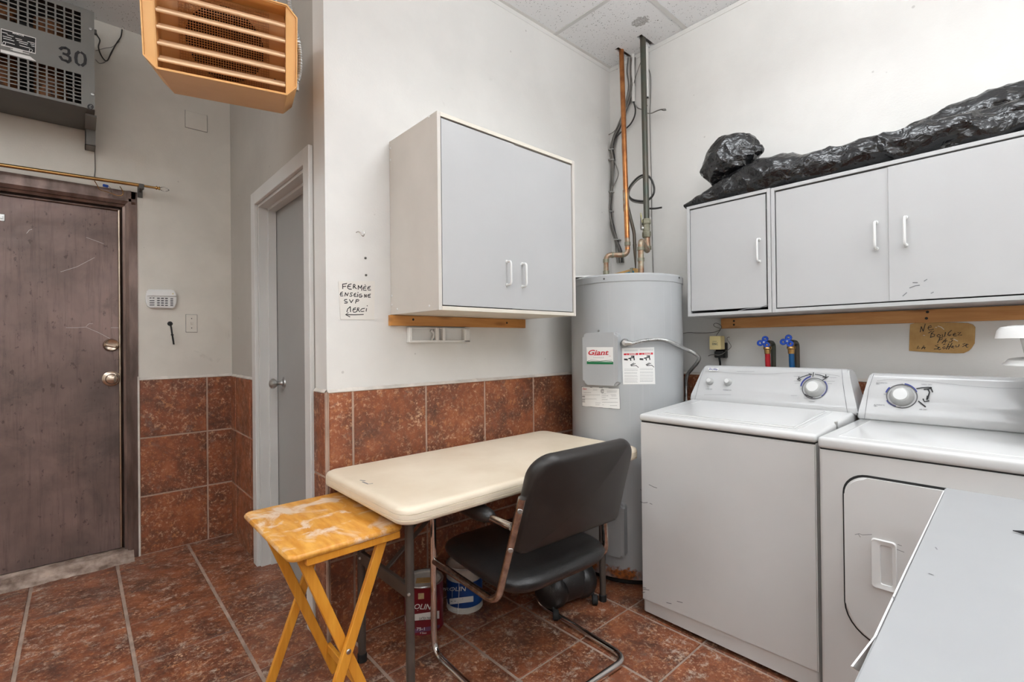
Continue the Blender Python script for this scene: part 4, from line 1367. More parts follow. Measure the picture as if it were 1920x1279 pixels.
# pine ledger below it
def ledger(name, a, b, mat, label, screws, ax):
    o = thing(name, label, 'board', ((a[0] + b[0]) / 2, (a[1] + b[1]) / 2, min(a[2], b[2])))
    brd = obj('board', box(B(), a, b, .0015, 1), mat, o)
    for s in screws: obj('screw', lathe(B(), [(0, 0), (.0055, 0), (.005, .0008), (0, .001)], s, ax, 10), M['dark_gap'], brd)
    return o
ledger('ledger_board', (1.007, YB - .019, 1.281), (1.817, YB - .0005, 1.3275), M['pineB'], 'pine board screwed to wall under the cream sided cabinet', [V(1.12, YB - .019, 1.31), V(1.68, YB - .019, 1.306)], (0, -1, 0))
ledger('ledger_board', (XC - .019, -.25, 1.266), (XC - .0005, 1.19, 1.3205), M['pineC'], 'long pine board on wall above the washing machine and dryer', [U(1376, 602, 'x', XC - .019), U(1376, 609, 'x', XC - .019), U(1739, 585, 'x', XC - .019), U(1737, 597, 'x', XC - .019)], (-1, 0, 0))
# cabinets on wall C
XF = 2.322
def cabC(name, label, y1, y0, z0, z1, doors, mat='melamine'):
    o = thing(name, label, 'cabinet', ((XF + XC) / 2, (y0 + y1) / 2, z0))
    t = .015
    obj('side_panel', box(B(), (XF, y1 - t, z0), (XC - .001, y1, z1), .001, 1), M['melamine'], o)
    obj('side_panel', box(B(), (XF, y0, z0), (XC - .001, y0 + t, z1), .001, 1), M['melamine'], o)
    obj('top_panel', box(B(), (XF, y0 + t, z1 - t), (XC - .001, y1 - t, z1), .001, 1), M['melamine'], o)
    obj('bottom_panel', box(B(), (XF, y0 + t, z0), (XC - .001, y1 - t, z0 + t), .001, 1), M['melamine'], o)
    obj('back_panel', box(B(), (XC - .008, y0 + t, z0 + t), (XC - .002, y1 - t, z1 - t)), M['dark_gap'], o)
    for (a, b, dx_, hy, hz0, hz1, gap) in doors:
        d_ = obj('cabinet_door', box(B(), (XF + dx_, b, z0 + t + gap), (XF + dx_ + .012, a, z1 - t - .006), .001, 1), M['melamine'], o)
        p, q = V(XF + dx_, hy, hz1), V(XF + dx_, hy, hz0)
        obj('handle', dhandle(p, q, (-1, 0, 0)), M['white_plastic'], d_, 60)
    return o
def hz(px, p1, p2): 
    a, b = U(px, p1, 'x', XF), U(px, p2, 'x', XF)
    return a.y, b.z, a.z
h1, h2, h3 = hz(1423, 449, 490), hz(1642, 417, 466), hz(1698, 408, 460)
smallc = cabC('small_wall_cabinet', 'small white single door wall cabinet nearest the water heater', 1.229, .828, 1.325, 1.887, [(1.229 - .018, .828 + .022, .004, *h1, .012)])
# damaged corner of that door: lifted, chipped laminate
obj('chipped_edge', strokes(B(), [[(1385, 583), (1400, 579), (1425, 577), (1440, 572), (1446, 562), (1448, 545)]], onplane((XF + .003, 0, 0), (-1, 0, 0)), .004, .0012), M['grey_label'], smallc)
wide = cabC('wide_wall_cabinet', 'wide white two door wall cabinet above the dryer', .826, -.035, 1.325, 1.884, [(.826 - .019, .398, .006, *h2, .005), (.404, -.035 + .019, .001, *h3, .005)])
obj('scuff', strokes(B(), [[(1693, 555), (1700, 549)], [(1706, 540), (1716, 536), (1724, 535)], [(1712, 530), (1720, 530)], [(1733, 527), (1738, 524)], [(1746, 550), (1750, 548)]], onplane((XF + .001, 0, 0), (-1, 0, 0)), .003, .0008), M['grey_label'], wide)

# ================================================================== BLACK PLASTIC BAGS ON THE CABINETS
def ridged(p, f):
    return 1 - abs(noise.noise(p * f)) * 2
def crease(q):
    """faceted folds of stiff plastic film: cell distances give flat facets meeting in sharp creases"""
    d1 = noise.voronoi(q * 10)[0]
    d2 = noise.voronoi(q * 21 + V(4, 2, 7))[0]
    return (d1[1] - d1[0]) * -1.3 + .45 + (d2[1] - d2[0]) * -.55 + .2 + noise.noise(q * 5) * .9
def bagwrap(spine, rads, seed, nu=150, nv=56, amp=.018, zfloor=None, squash=1.0):
    """crumpled plastic tube along a spine; rads = (half width x, half height z)"""
    bm = B()
    S = spline(spine, 12)
    m = len(S)
    rings = []
    for i in range(nu + 1):
        t = i / nu
        f = t * (m - 1)
        k = min(int(f), m - 2)
        c = S[k].lerp(S[k + 1], f - k)
        tan = (S[k + 1] - S[k]).normalized()
        g = t * (len(rads) - 1)
        q = min(int(g), len(rads) - 2)
        rx = rads[q][0] * (1 - (g - q)) + rads[q + 1][0] * (g - q)
        rz = rads[q][1] * (1 - (g - q)) + rads[q + 1][1] * (g - q)
        sx = V(1, 0, 0)
        sx = (sx - tan * sx.dot(tan)).normalized()
        sz = sx.cross(tan)
        if sz.z < 0: sz = -sz
        ring = []
        for j in range(nv):
            a = 2 * math.pi * j / nv
            ca, sa = math.cos(a), math.sin(a)
            p = c + sx * (math.copysign(abs(ca) ** .85, ca) * rx) + sz * (math.copysign(abs(sa) ** .85, sa) * rz)
            dirn = (p - c).normalized() if (p - c).length > 1e-6 else V(0, 0, 1)
            pp = p + V(seed, seed * 2, seed * 3)
            wp = pp + V(noise.noise(pp * 9), noise.noise(pp * 9 + V(5, 0, 0)), noise.noise(pp * 9 + V(0, 9, 0))) * .03
            st_ = V(wp.x, wp.y * .55, wp.z)
            d = crease(st_)
            env = min(1, 6 * t + .15, 6 * (1 - t) + .15)
            p = p + dirn * (d * amp * env)
            if zfloor is not None and p.z < zfloor: p.z = zfloor + .0005
            p.x = min(p.x, XC - .004)
            ring.append(bm.verts.new(p))
        rings.append(ring)
    for i in range(nu):
        for j in range(nv):
            j2 = (j + 1) % nv
            bm.faces.new([rings[i][j], rings[i][j2], rings[i + 1][j2], rings[i + 1][j]])
    bm.faces.new(rings[0][::-1]); bm.faces.new(rings[-1])
    return bm
ZT_ = 1.888
o = obj('plastic_wrapped_bundle', bagwrap([V(2.40, 1.262, 1.905), V(2.405, 1.15, 1.915), V(2.405, 1.0, 1.935), V(2.405, .85, 1.958), V(2.405, .70, 1.950), V(2.405, .5, 1.948), V(2.405, .3, 1.948), V(2.405, .1, 1.948), V(2.405, -.06, 1.945)],
        [(.050, .012), (.070, .030), (.078, .042), (.084, .062), (.084, .070), (.082, .060), (.076, .058), (.072, .058), (.070, .062), (.068, .062), (.068, .060), (.068, .058)], 1.3, 330, 84, .026, ZT_), M['bag'], None, 22)
tag(o, 'long roll wrapped in shiny black plastic lying along the cabinet tops', 'plastic wrap')
o = obj('plastic_wrapped_bundle', bagwrap([V(2.548, .66, 1.935), V(2.548, .55, 1.965), V(2.548, .40, 1.985), V(2.548, .25, 2.005), V(2.548, .10, 2.015), V(2.548, -.05, 2.015)],
        [(.02, .03), (.05, .055), (.06, .075), (.062, .085), (.062, .095), (.062, .10), (.062, .10)], 7.7, 220, 84, .027, ZT_), M['bag'], None, 22)
tag(o, 'bulkier black plastic wrapped roll behind, along the wall above the wide cabinet', 'plastic wrap')
# round bag
bm = B()
bmesh.ops.create_icosphere(bm, subdivisions=6, radius=1)
bc = V(2.43, 1.055, 2.085)
for v in bm.verts:
    n = v.co.normalized()
    p = V(n.x * .102, n.y * .126, n.z * .118)
    if n.z < -.2: p.x *= 1 + .1 * n.z; p.y *= 1 + .25 * n.z
    p.y += .02 * (n.z < 0) * 0
    wp = p + V(11, 4, 2)
    wp = wp + V(noise.noise(wp * 8), noise.noise(wp * 8 + V(5, 0, 0)), noise.noise(wp * 8 + V(0, 9, 0))) * .035
    d = crease(wp * .8)
    p = p + n * d * .026
    v.co = bc + V(p.x, p.y - .10 * p.z * 0.9, p.z)
    v.co.x = min(v.co.x, XC - .004)
obj_bag = obj('garbage_bag', bm, M['bag'], None, 22)
tag(obj_bag, 'round stuffed black garbage bag sitting above the small wall cabinet', 'garbage bag')
# knotted neck of the bag, right of it
bm = bagwrap([bc + V(0, -.05, .03), bc + V(-.005, -.115, .03), bc + V(-.01, -.165, .015)], [(.05, .06), (.045, .055), (.03, .034), (.006, .01)], 3.9, 40, 36, .012)
obj('knotted_neck', bm, M['bag'], obj_bag, 22)

# ================================================================== FOLDING TABLE
TX0, TX1, TY0, TY1, TZ = .690, 1.905, 1.238, 1.862, .721
ft = thing('folding_table', 'cream plastic folding table with dark metal legs against the tiled wall', 'table', (1.3, 1.55, 0))
bm = B()
Fz = frame(((TX0 + TX1) / 2, (TY0 + TY1) / 2, 0), (1, 0, 0), (0, 1, 0))
wT, dT = TX1 - TX0, TY1 - TY0
# edge profile: rounded top, two moulded grooves, tucked bottom
prof = [(-.030, .0), (-.016, .0005), (-.005, -.004), (-.001, -.012), (0, -.0185), (-.0022, -.0200), (0, -.0215), (0, -.034), (-.0022, -.0355), (0, -.037), (-.001, -.046), (-.006, -.050), (-.02, -.050)]
rings = []
for (ins, z) in prof:
    rings.append([bm.verts.new(Fz(a, b, TZ + z)) for a, b in rrect(wT + 2 * ins, dT + 2 * ins, max(.02, .055 + ins), 8)])
for A_, B_ in zip(rings[:-1], rings[1:]):
    n_ = len(A_)
    for k in range(n_): bm.faces.new([A_[k], A_[(k + 1) % n_], B_[(k + 1) % n_], B_[k]])
bm.faces.new(rings[0]); bm.faces.new(rings[-1][::-1])
tt = obj('tabletop', bm, M['table_plastic'], ft, 50)
obj('moulded_mark', strokes(B(), [[(680, 904), (690, 908), (698, 907)], [(676, 901), (684, 902)]], onplane((0, 0, TZ), (0, 0, 1)), .006, .0006), M['grey_label'], tt)
LX0, LX1, LYF, LYB = .797, 1.806, 1.392, 1.752
zb_ = TZ - .050
for lx in (LX0, LX1):
    for ly in (LYF, LYB):
        lg = obj('leg', tube(B(), [(lx, ly, .02), (lx, ly, zb_)], .0145, 14), M['leg_metal'], ft, 60)
        obj('leg_cap', lathe(B(), [(0, 0), (.0175, 0), (.0175, .028), (.0148, .030), (0, .030)], (lx, ly, 0), n=14), M['dark_gap'], lg, 40)
        obj('rivet', lathe(B(), [(0, 0), (.006, 0), (.004, .003), (0, .004)], (lx - .010, ly - .0115, .395), (-.6, -.8, 0), 10), M['steel'], lg)
    obj('crossbar', box(B(), (lx - .009, LYF, .372), (lx + .009, LYB, .418), .003, 1), M['leg_metal'], ft)
    obj('crossbar', tube(B(), [(lx, LYF, zb_ - .012), (lx, LYB, zb_ - .012)], .011, 10), M['leg_metal'], ft, 60)
    sgn = 1 if lx < 1.2 else -1
    obj('folding_brace', beam(beam(B(), (lx, 1.57, .40), (lx + sgn * .20, 1.57, .55), .022, .006, (0, 1, 0)), (lx + sgn * .20, 1.57, .55), (lx + sgn * .30, 1.57, zb_ - .004), .022, .006, (0, 1, 0)), M['leg_metal'], ft)
    obj('hinge_bracket', beam(B(), (lx + sgn * .01, LYF, .60), (lx + sgn * .085, LYF, zb_ - .003), .02, .006, (0, 1, 0)), M['leg_metal'], ft)
obj('table_rail', box(B(), (.75, LYF + .04, zb_ - .016), (1.85, LYF + .06, zb_ - .0005)), M['leg_metal'], ft)
obj('table_rail', box(B(), (.75, LYB - .06, zb_ - .016), (1.85, LYB - .04, zb_ - .0005)), M['leg_metal'], ft)

# ================================================================== WOODEN TRAY TABLE
AX, AY, AZ_ = (.408, .752), (1.338, 1.815), .642
tr = thing('tray_table', 'folding wooden tray table with worn varnished top tucked under the folding table', 'table', (.58, 1.57, 0))
bm = B()
F_ = frame(((AX[0] + AX[1]) / 2, (AY[0] + AY[1]) / 2, 0), (1, 0, 0), (0, 1, 0))
rings = []
for ins, z in [(-.012, 0), (-.004, -.002), (0, -.008), (0, -.013), (-.004, -.019), (-.012, -.020)]:
    rings.append([bm.verts.new(F_(a, b, AZ_ + z)) for a, b in rrect(AX[1] - AX[0] + 2 * ins, AY[1] - AY[0] + 2 * ins, .028 + ins * .5, 6)])
for A_, B_ in zip(rings[:-1], rings[1:]):
    n_ = len(A_)
    for k in range(n_): bm.faces.new([A_[k], A_[(k + 1) % n_], B_[(k + 1) % n_], B_[k]])
bm.faces.new(rings[0]); bm.faces.new(rings[-1][::-1])
obj('tray_top', bm, M['tray_top'], tr, 40)
for y in (AY[0] + .018, AY[1] - .018):
    obj('cleat', box(B(), (AX[0] + .05, y - .010, AZ_ - .042), (AX[1] - .012, y + .010, AZ_ - .0195), .002, 1), M['tray_leg'], tr)
# X legs: outer frame runs one way, inner frame the other
xa, xb, zt_ = AX[0] + .052, AX[1] - .062, AZ_ - .022
xe0, xe1 = AX[0] + .01, AX[1] - .01
for s, y in ((-1, AY[0] + .034), (1, AY[1] - .034)):
    yo, yi = y - s * 0.0, y + (.020 if s < 0 else -.020)
    lg = obj('leg', beam(B(), (xb + .005, yo, zt_ - .01), (xe0 + .045, yo, .004), .030, .016, (1, 0, 0)), M['tray_leg'], tr)
    l2_ = obj('leg', beam(B(), (xa, yi, zt_ - .01), (xe1 - .045, yi, .004), .030, .016, (1, 0, 0)), M['tray_leg'], tr)
    mx2 = (xb + xe0 + .05) / 2
    obj('pivot_bolt', lathe(B(), [(0, 0), (.008, 0), (.006, .003), (0, .004)], ((xb + xe0 + .05) / 2 + .001, yo - .008, (zt_) / 2), (0, -1, 0), 12), M['steel'], lg, 40)
obj('stretcher', box(B(), (xe1 - .075, AY[0] + .05, .085), (xe1 - .060, AY[1] - .05, .115), .002, 1), M['tray_leg'], tr)

# ================================================================== OFFICE CHAIR
CO = V(1.282, 1.578, 0)
cR, cF = V(.9987, -.05, 0), V(.05, .9987, 0)
def CP(r, f, z): return CO + cR * r + cF * f + V(0, 0, z)
ch = thing('office_chair', 'black vinyl cantilever armchair with chrome tube frame pulled up to the table', 'chair', (1.27, 1.33, 0))
hw = .268
tr_ = .0125
pathc = [CP(-hw, -.485, .634), CP(-hw, 0, .628), CP(-hw, 0, tr_), CP(-hw, -.50, tr_), CP(hw, -.50, tr_), CP(hw, 0, tr_), CP(hw, 0, .628), CP(hw - .012, -.485, .634)]
obj('sled_frame', tube(B(), smoothpath(pathc, .062, 7), tr_, 14), M['chrome'], ch, 60)
def back_up(s):
    return [CP(s * hw, -.012, .366), CP(s * hw, -.405, .366), CP(hw - .075, -.452, .66) if s > 0 else CP(-hw, -.535, .735)]
for s in (-1, 1):
    up_ = obj('back_upright', tube(B(), smoothpath(back_up(s), .055, 7), tr_, 14), M['chrome_worn'], ch, 60)
    d = (CP(s * hw, -.535, .735) - CP(s * hw, -.405, .366)).normalized()
    for h_ in ((.30, .16) if s < 0 else ()):
        bp = CP(s * hw, -.405, .366) + d * (h_ + .05)
        nn = (cR * s * .55 - cF * .83).normalized()
        obj('bolt', lathe(B(), [(0, 0), (.0085, 0), (.0085, .002), (.006, .004), (0, .003)], bp + nn * .0115, nn, 12), M['steel'], up_, 40)
    # armrest pad
    bm = pillow(B(), .125, .027, 3.2, .026, .024, 5, lambda u, v, w_, s=s: CP(s * hw + v, -.265 + u, .634 + w_), 6, 40)
    obj('armrest', bm, M['vinyl'], ch, 50)
# seat cushion
def seatfn(u, v, w_):
    return CP(u, -.225 + v, .416 + w_ + .012 * (v / .24) * (1 if v > 0 else .2) - .02 * max(0, v / .25) ** 3 - .010 * (1 - (u / .25) ** 2) * (w_ > 0) * .6)
obj('seat', pillow(B(), .252, .248, 5, .040, .048, 7, seatfn, 10, 64), M['vinyl'], ch, 50)
# backrest shell, bowed, leaning
bx_, bh_ = .250, .178
lean = V(0, 0, 0) + (cF * -.335 + V(0, 0, .94)).normalized()
lnrm = (cF * -.94 + V(0, 0, -.335)).normalized()      # towards the viewer (rear)
bcen = CP(.022, -.508, .683)
def backfn(u, v, w_):
    taper = 1 - .085 * (v / bh_) if u > 0 else 1 + .02 * (v / bh_)
    bow = -.036 * (u / bx_) ** 2 + .016
    return bcen + cR * u * taper + lean * v + lnrm * (w_ + bow - .006)
def rectedge(bm, a, b, rads, t, fn):
    """rounded-corner slab with soft edges: rads for (top right, top left, bottom left, bottom right)"""
    P0 = rrect(2 * a, 2 * b, rads, 9)
    lay = []
    for ins, w_ in [(.020, t), (.009, t * .93), (.003, t * .62), (0, t * .15), (.0, -t * .25), (.004, -t * .7), (.012, -t * .96), (.024, -t)]:
        k0 = 1 - ins / a; k1 = 1 - ins / b
        lay.append([(x * k0, y * k1, w_) for x, y in P0])
    inner = lambda L, f: [(x * f, y * f, w_) for x, y, w_ in L]
    seq = [inner(lay[0], f) for f in (.0, .25, .5, .75)][1:] + lay + [inner(lay[-1], f) for f in (.75, .5, .25)]
    vr = [[bm.verts.new(fn(*p)) for p in L] for L in seq]
    n_ = len(P0)
    for A_, B_ in zip(vr[:-1], vr[1:]):
        for k in range(n_): bm.faces.new([A_[k], A_[(k + 1) % n_], B_[(k + 1) % n_], B_[k]])
    c0_, c1_ = bm.verts.new(fn(0, 0, seq[0][0][2])), bm.verts.new(fn(0, 0, seq[-1][0][2]))
    for k in range(n_):
        bm.faces.new([c0_, vr[0][(k + 1) % n_], vr[0][k]])
        bm.faces.new([c1_, vr[-1][k], vr[-1][(k + 1) % n_]])
    return bm
obj('backrest', rectedge(B(), bx_, bh_, [.085, .085, .022, .022], .026, backfn), M['vinyl_back'], ch, 55)

# ================================================================== PAINT CANS
def can(name, label, c, r, h, body, extra):
    o = thing(name, label, 'paint can', (c[0], c[1], 0), 'paint cans under the folding table')
    b_ = obj('can_body', lathe(B(), [(0, .002), (r * .96, .002), (r, 0), (r, .006), (r * .985, .008), (r * .985, h - .010), (r * 1.01, h - .007), (r * 1.01, h)], (c[0], c[1], 0), n=40), body, o, 40)
    obj('rim', lathe(B(), [(r * 1.01, h - .006), (r * 1.02, h - .002), (r * 1.0, h + .001), (r * .93, h), (r * .91, h - .008)], (c[0], c[1], 0), n=40), M['steel'], o, 40)
    obj('lid', lathe(B(), [(r * .92, h - .009), (r * .86, h - .004), (r * .83, h - .010), (0, h - .010)], (c[0], c[1], 0), n=36), extra, o, 40)
    return b_, o
RC = V(1.098, 1.800, 0); RCr = .083
cb1, _o = can('paint_can', 'dark red paint can with white lettering behind the grey table leg', RC, RCr, .198, M['can_red'], M['can_white'])
z5b = zoom(720, 1020, 6.395)
fr = oncyl(RC.x, RC.y, RCr * .985)
FRz = lambda x, y: fr(*z5b(x, y))
obj('print_panel', patch(B(), [(250, 860), (662, 800), (662, 895), (255, 930)], FRz, .0006, 10), M['sticker'], cb1)
bm = B()
textquad(bm, 'PROLIN', [(268, 720), (575, 718), (560, 790), (262, 775)], FRz, .0010, .012, .15)
textquad(bm, '75-1', [(392, 1002), (488, 998), (488, 1034), (392, 1038)], FRz, .0010, .012)
textquad(bm, 'P Base', [(435, 1060), (510, 1056), (510, 1074), (435, 1078)], FRz, .0010)
strokes(bm, [[(400, 798), (560, 780)]], FRz, .0015, .001)
obj('lettering', bm, M['sticker'], cb1)
bm = textquad(B(), 'LATEX PAINT', [(425, 878), (590, 872), (590, 900), (425, 905)], FRz, .0012, .01)
textquad(bm, 'INTERIOR', [(420, 910), (500, 906), (500, 920), (420, 924)], FRz, .0012, .01)
obj('lettering', bm, M['ink'], cb1)
obj('colour_sticker', patch(B(), [(410, 592), (480, 588), (480, 658), (410, 664)], FRz, .0008, 3), pm('tan_sticker', s2l(196, 172, 128), .6, var=.2, scale=80), cb1)
obj('print_band', patch(B(), [(258, 1040), (712, 960), (706, 1012), (262, 1088)], FRz, .0006, 10), M['purple'], cb1)
obj('lid_label', obox(B(), (RC.x - .005, RC.y - .005, .1895), (V(.8, -.6, 0), V(.6, .8, 0), V(0, 0, 1)), (.03, .022, .001)), M['cardboard'], _o)
BC_ = V(1.318, 1.806, 0); BCr = .083
cb2, _o2 = can('paint_can', 'blue and white paint can standing behind the chair seat', BC_, BCr, .198, M['can_white'], M['can_white'])
fb = oncyl(BC_.x, BC_.y, BCr * .985)
FBz = lambda x, y: fb(*z5b(x, y))
obj('blue_wrap', lathe(B(), [(BCr * .99, .026), (BCr * .991, .027), (BCr * .991, .135), (BCr * .99, .136)], (BC_.x, BC_.y, 0), n=40), M['can_blue'], cb2, 50)
obj('print_panel', patch(B(), [(755, 660), (1070, 622), (1070, 690), (760, 730)], FBz, .0016, 8), M['sticker'], cb2)
bm = B()
textquad(bm, 'PROLIN', [(690, 528), (985, 505), (985, 565), (690, 560)], FBz, .0018, .012, .15)
textquad(bm, '6030-9', [(775, 762), (900, 770), (900, 806), (775, 800)], FBz, .0018, .012)
obj('lettering', bm, M['sticker'], cb2)
bm = B()
strokes(bm, [[(780, 664), (945, 656)], [(805, 688), (860, 684)], [(790, 708), (890, 700)]], FBz, .0022, .002)
strokes(bm, [[(800, 838), (970, 828)]], FBz, .0018, .001)
obj('fine_print', bm, M['print_grey'], cb2)
bm = strokes(B(), [[(900, 470), (902, 560), (896, 700), (888, 850)], [(822, 520), (820, 640)]], FBz, .0022, .0022)
obj('paint_drip', bm, M['sticker'], cb2)

# ================================================================== VACUUM CLEANER UNDER THE TABLE
vc_ = thing('canister_vacuum', 'low black canister vacuum with domed wheels under the folding table', 'vacuum cleaner', (1.67, 1.55, 0))
vR, vF = V(.985, -.17, 0), V(.17, .985, 0)
vO = V(1.662, 1.535, 0)
def VP(r, f, z): return vO + vR * r + vF * f + V(0, 0, z)
obj('body', pillow(B(), .128, .130, 4, .085, .072, 4.0, lambda u, v, w_: VP(u, v, .100 + w_ * (1 - .25 * (v > 0))), 10, 56), M['vinyl'], vc_, 50)
for s in (-1, 1):
    ax = (vR * s * .9 - vF * .43).normalized()
    cpt = VP(s * .105, -.070, .098)
    obj('wheel_cover', lathe(B(), [(0, -.05), (.076, -.05), (.080, -.03), (.076, 0), (.062, .026), (.036, .042), (0, .048)], cpt, ax, 28), M['vinyl'], vc_, 50)
    q = VP(s * .112, -.122, .022)
    cst = obj('caster', lathe(B(), [(0, -.013), (.018, -.013), (.022, -.009), (.022, .009), (.018, .013), (0, .013)], q, (vR * .8 - vF * .6), 18), M['dark_gap'], vc_, 40)
    obj('caster_fork', tube(B(), [q + V(0, .01, .015), q + V(0, .03, .055)], .008, 8), M['dark_gap'], cst)
obj('dial', lathe(B(), [(0, 0), (.005, 0), (.005, .002), (0, .002)], VP(-.13, -.10, .11), (-vR * .6 - vF * .7 + V(0, 0, .4)), 10), M['black'], vc_)

# ================================================================== WHITE COUNTER IN THE FOREGROUND
KZ = .85
ka, kb_, kc_ = U(1772, 914, 'z', KZ), U(1600, 1279, 'z', KZ), U(1920, 936, 'z', KZ)
kt = thing('storage_cupboard', 'white laminate topped cupboard in the right foreground facing the dryer', 'cupboard', (.95, -.25, 0))
ud = (ka - kb_); ud.z = 0; ud.normalize()
vd = V(ud.y, -ud.x, 0)
def KP(u, v, z): return ka + ud * u + vd * v + V(0, 0, z)
Lk, Wk = 1.30, .62
bm = B()
prism(bm, [KP(0, 0, -.022), KP(-Lk, 0, -.022), KP(-Lk, Wk, -.022), KP(0, Wk, -.022)], (0, 0, .022))
bmesh.ops.bevel(bm, geom=list(bm.edges), offset=.0025, segments=2, affect='EDGES')
M['laminate'] = pm('pale_grey_laminate', s2l(158, 159, 160), .45, var=.05, scale=5)
ktop = obj('top_panel', bm, M['laminate'], kt, 40)
bm = B()
prism(bm, [KP(0, .004, -.018), KP(-Lk, .004, -.018), KP(-Lk, .0, -.018), KP(0, .0, -.018)], (0, 0, .014))
obj('edge_strip', strokes(B(), [[(1770, 920), (1700, 1066), (1640, 1195)]], onplane((0, 0, KZ), (0, 0, 1)), .0022, .0005), M['white_plastic'], ktop)
bm = B()
prism(bm, [KP(-.02, .02, -KZ + .0005), KP(-Lk + .02, .02, -KZ + .0005), KP(-Lk + .02, Wk - .02, -KZ + .0005), KP(-.02, Wk - .02, -KZ + .0005)], (0, 0, KZ - .0225))
obj('carcass', bm, M['melamine'], kt)
# loose edge banding hanging off the left edge
e0, e1, e2_ = U(1630, 1205, 'z', KZ), U(1594, 1248, 'z', KZ - .012), U(1600, 1262, 'z', KZ)
bm = prism(B(), [U(1642, 1188, 'z', KZ - .001), U(1595, 1249, 'z', KZ - .010), U(1607, 1258, 'z', KZ - .024), U(1636, 1206, 'z', KZ - .018)], vd * .002)
obj('peeling_edge_band', bm, M['white_plastic'], kt)
for px, py in ((1748, 1028), (1744, 1079), (1662, 1126)): pass
obj('scratch', strokes(B(), [[(1754, 1027), (1757, 1031)], [(1742, 1076), (1750, 1079)], [(1675, 1120), (1677, 1126)]], onplane((0, 0, KZ), (0, 0, 1)), .002, .0006), M['grey_label'], ktop)
pn0 = U(1899, 995, 'z', KZ + .004)
pn1 = U(1985, 1010, 'z', KZ + .004)
pen = thing('pen', 'dark navy pen lying on the white cupboard top at the right edge', 'pen', (pn0.x, pn0.y - .05, KZ))
dd = (pn1 - pn0).normalized()
obj('pen_tip', tube(B(), [pn0, pn0 + dd * .018], lambda t, i: .0008 + t * .0032, 10), M['ink'], pen)
obj('pen_barrel', tube(B(), [pn0 + dd * .018, pn0 + dd * .13], .0042, 12), M['print_blue'], pen, 60)

# ================================================================== WHITE PLASTIC TUBS ON THE DRYER
def tub(label, zr, zb2, rx, ry, bx, by, c, lip):
    o = thing('plastic_tub', label, 'tub', (c[0], c[1], zb2), 'nested white plastic tubs on the dryer')
    def ring(bm, a, b, z, n=56, e=4.5):
        out = []
        for k in range(n):
            t = 2 * math.pi * k / n
            cs, sn = math.cos(t), math.sin(t)
            out.append(bm.verts.new((c[0] + a * math.copysign(abs(cs) ** (2 / e), cs), c[1] + b * math.copysign(abs(sn) ** (2 / e), sn), z)))
        return out
    def loft(seq, cap0, cap1):
        bm = B()
        rr = [ring(bm, *q) for q in seq]
        for A_, B_ in zip(rr[:-1], rr[1:]):
            n_ = len(A_)
            for k in range(n_): bm.faces.new([A_[k], A_[(k + 1) % n_], B_[(k + 1) % n_], B_[k]])
        if cap0: bm.faces.new(rr[0][::-1])
        if cap1: bm.faces.new(rr[-1])
        return bm
    obj('tub_wall', loft([(bx, by, zb2), (bx * 1.0 + (rx - .045 - bx) * .9, by + (ry - .045 - by) * .9, zr - .02), (rx - .045, ry - .045, zr - .004), (rx - .048, ry - .048, zr - .006), (bx - .004, by - .004, zb2 + .004)], True, True), M['white_plastic'], o, 40)
    obj('rim', loft([(rx - .046, ry - .046, zr - .012), (rx - .044, ry - .044, zr - .002), (rx - .032, ry - .032, zr), (rx - .012, ry - .012, zr - .004), (rx - .005, ry - .005, zr - .014), (rx - .001, ry - .001, zr - lip), (rx, ry, zr - lip - .003), (rx - .004, ry - .004, zr - lip - .003), (rx - .008, ry - .008, zr - .014), (rx - .03, ry - .03, zr - .006)], False, False), M['white_plastic'], o, 40)
    return o
tc = V(2.13, -.075, 0)
tub('lower white plastic tub standing on the dryer at the right edge', 1.138, .886, .17, .168, .10, .094, tc, .016)
tub('upper white plastic tub stacked in the lower one on the dryer', 1.235, .94, .185, .182, .09, .085, tc, .034)

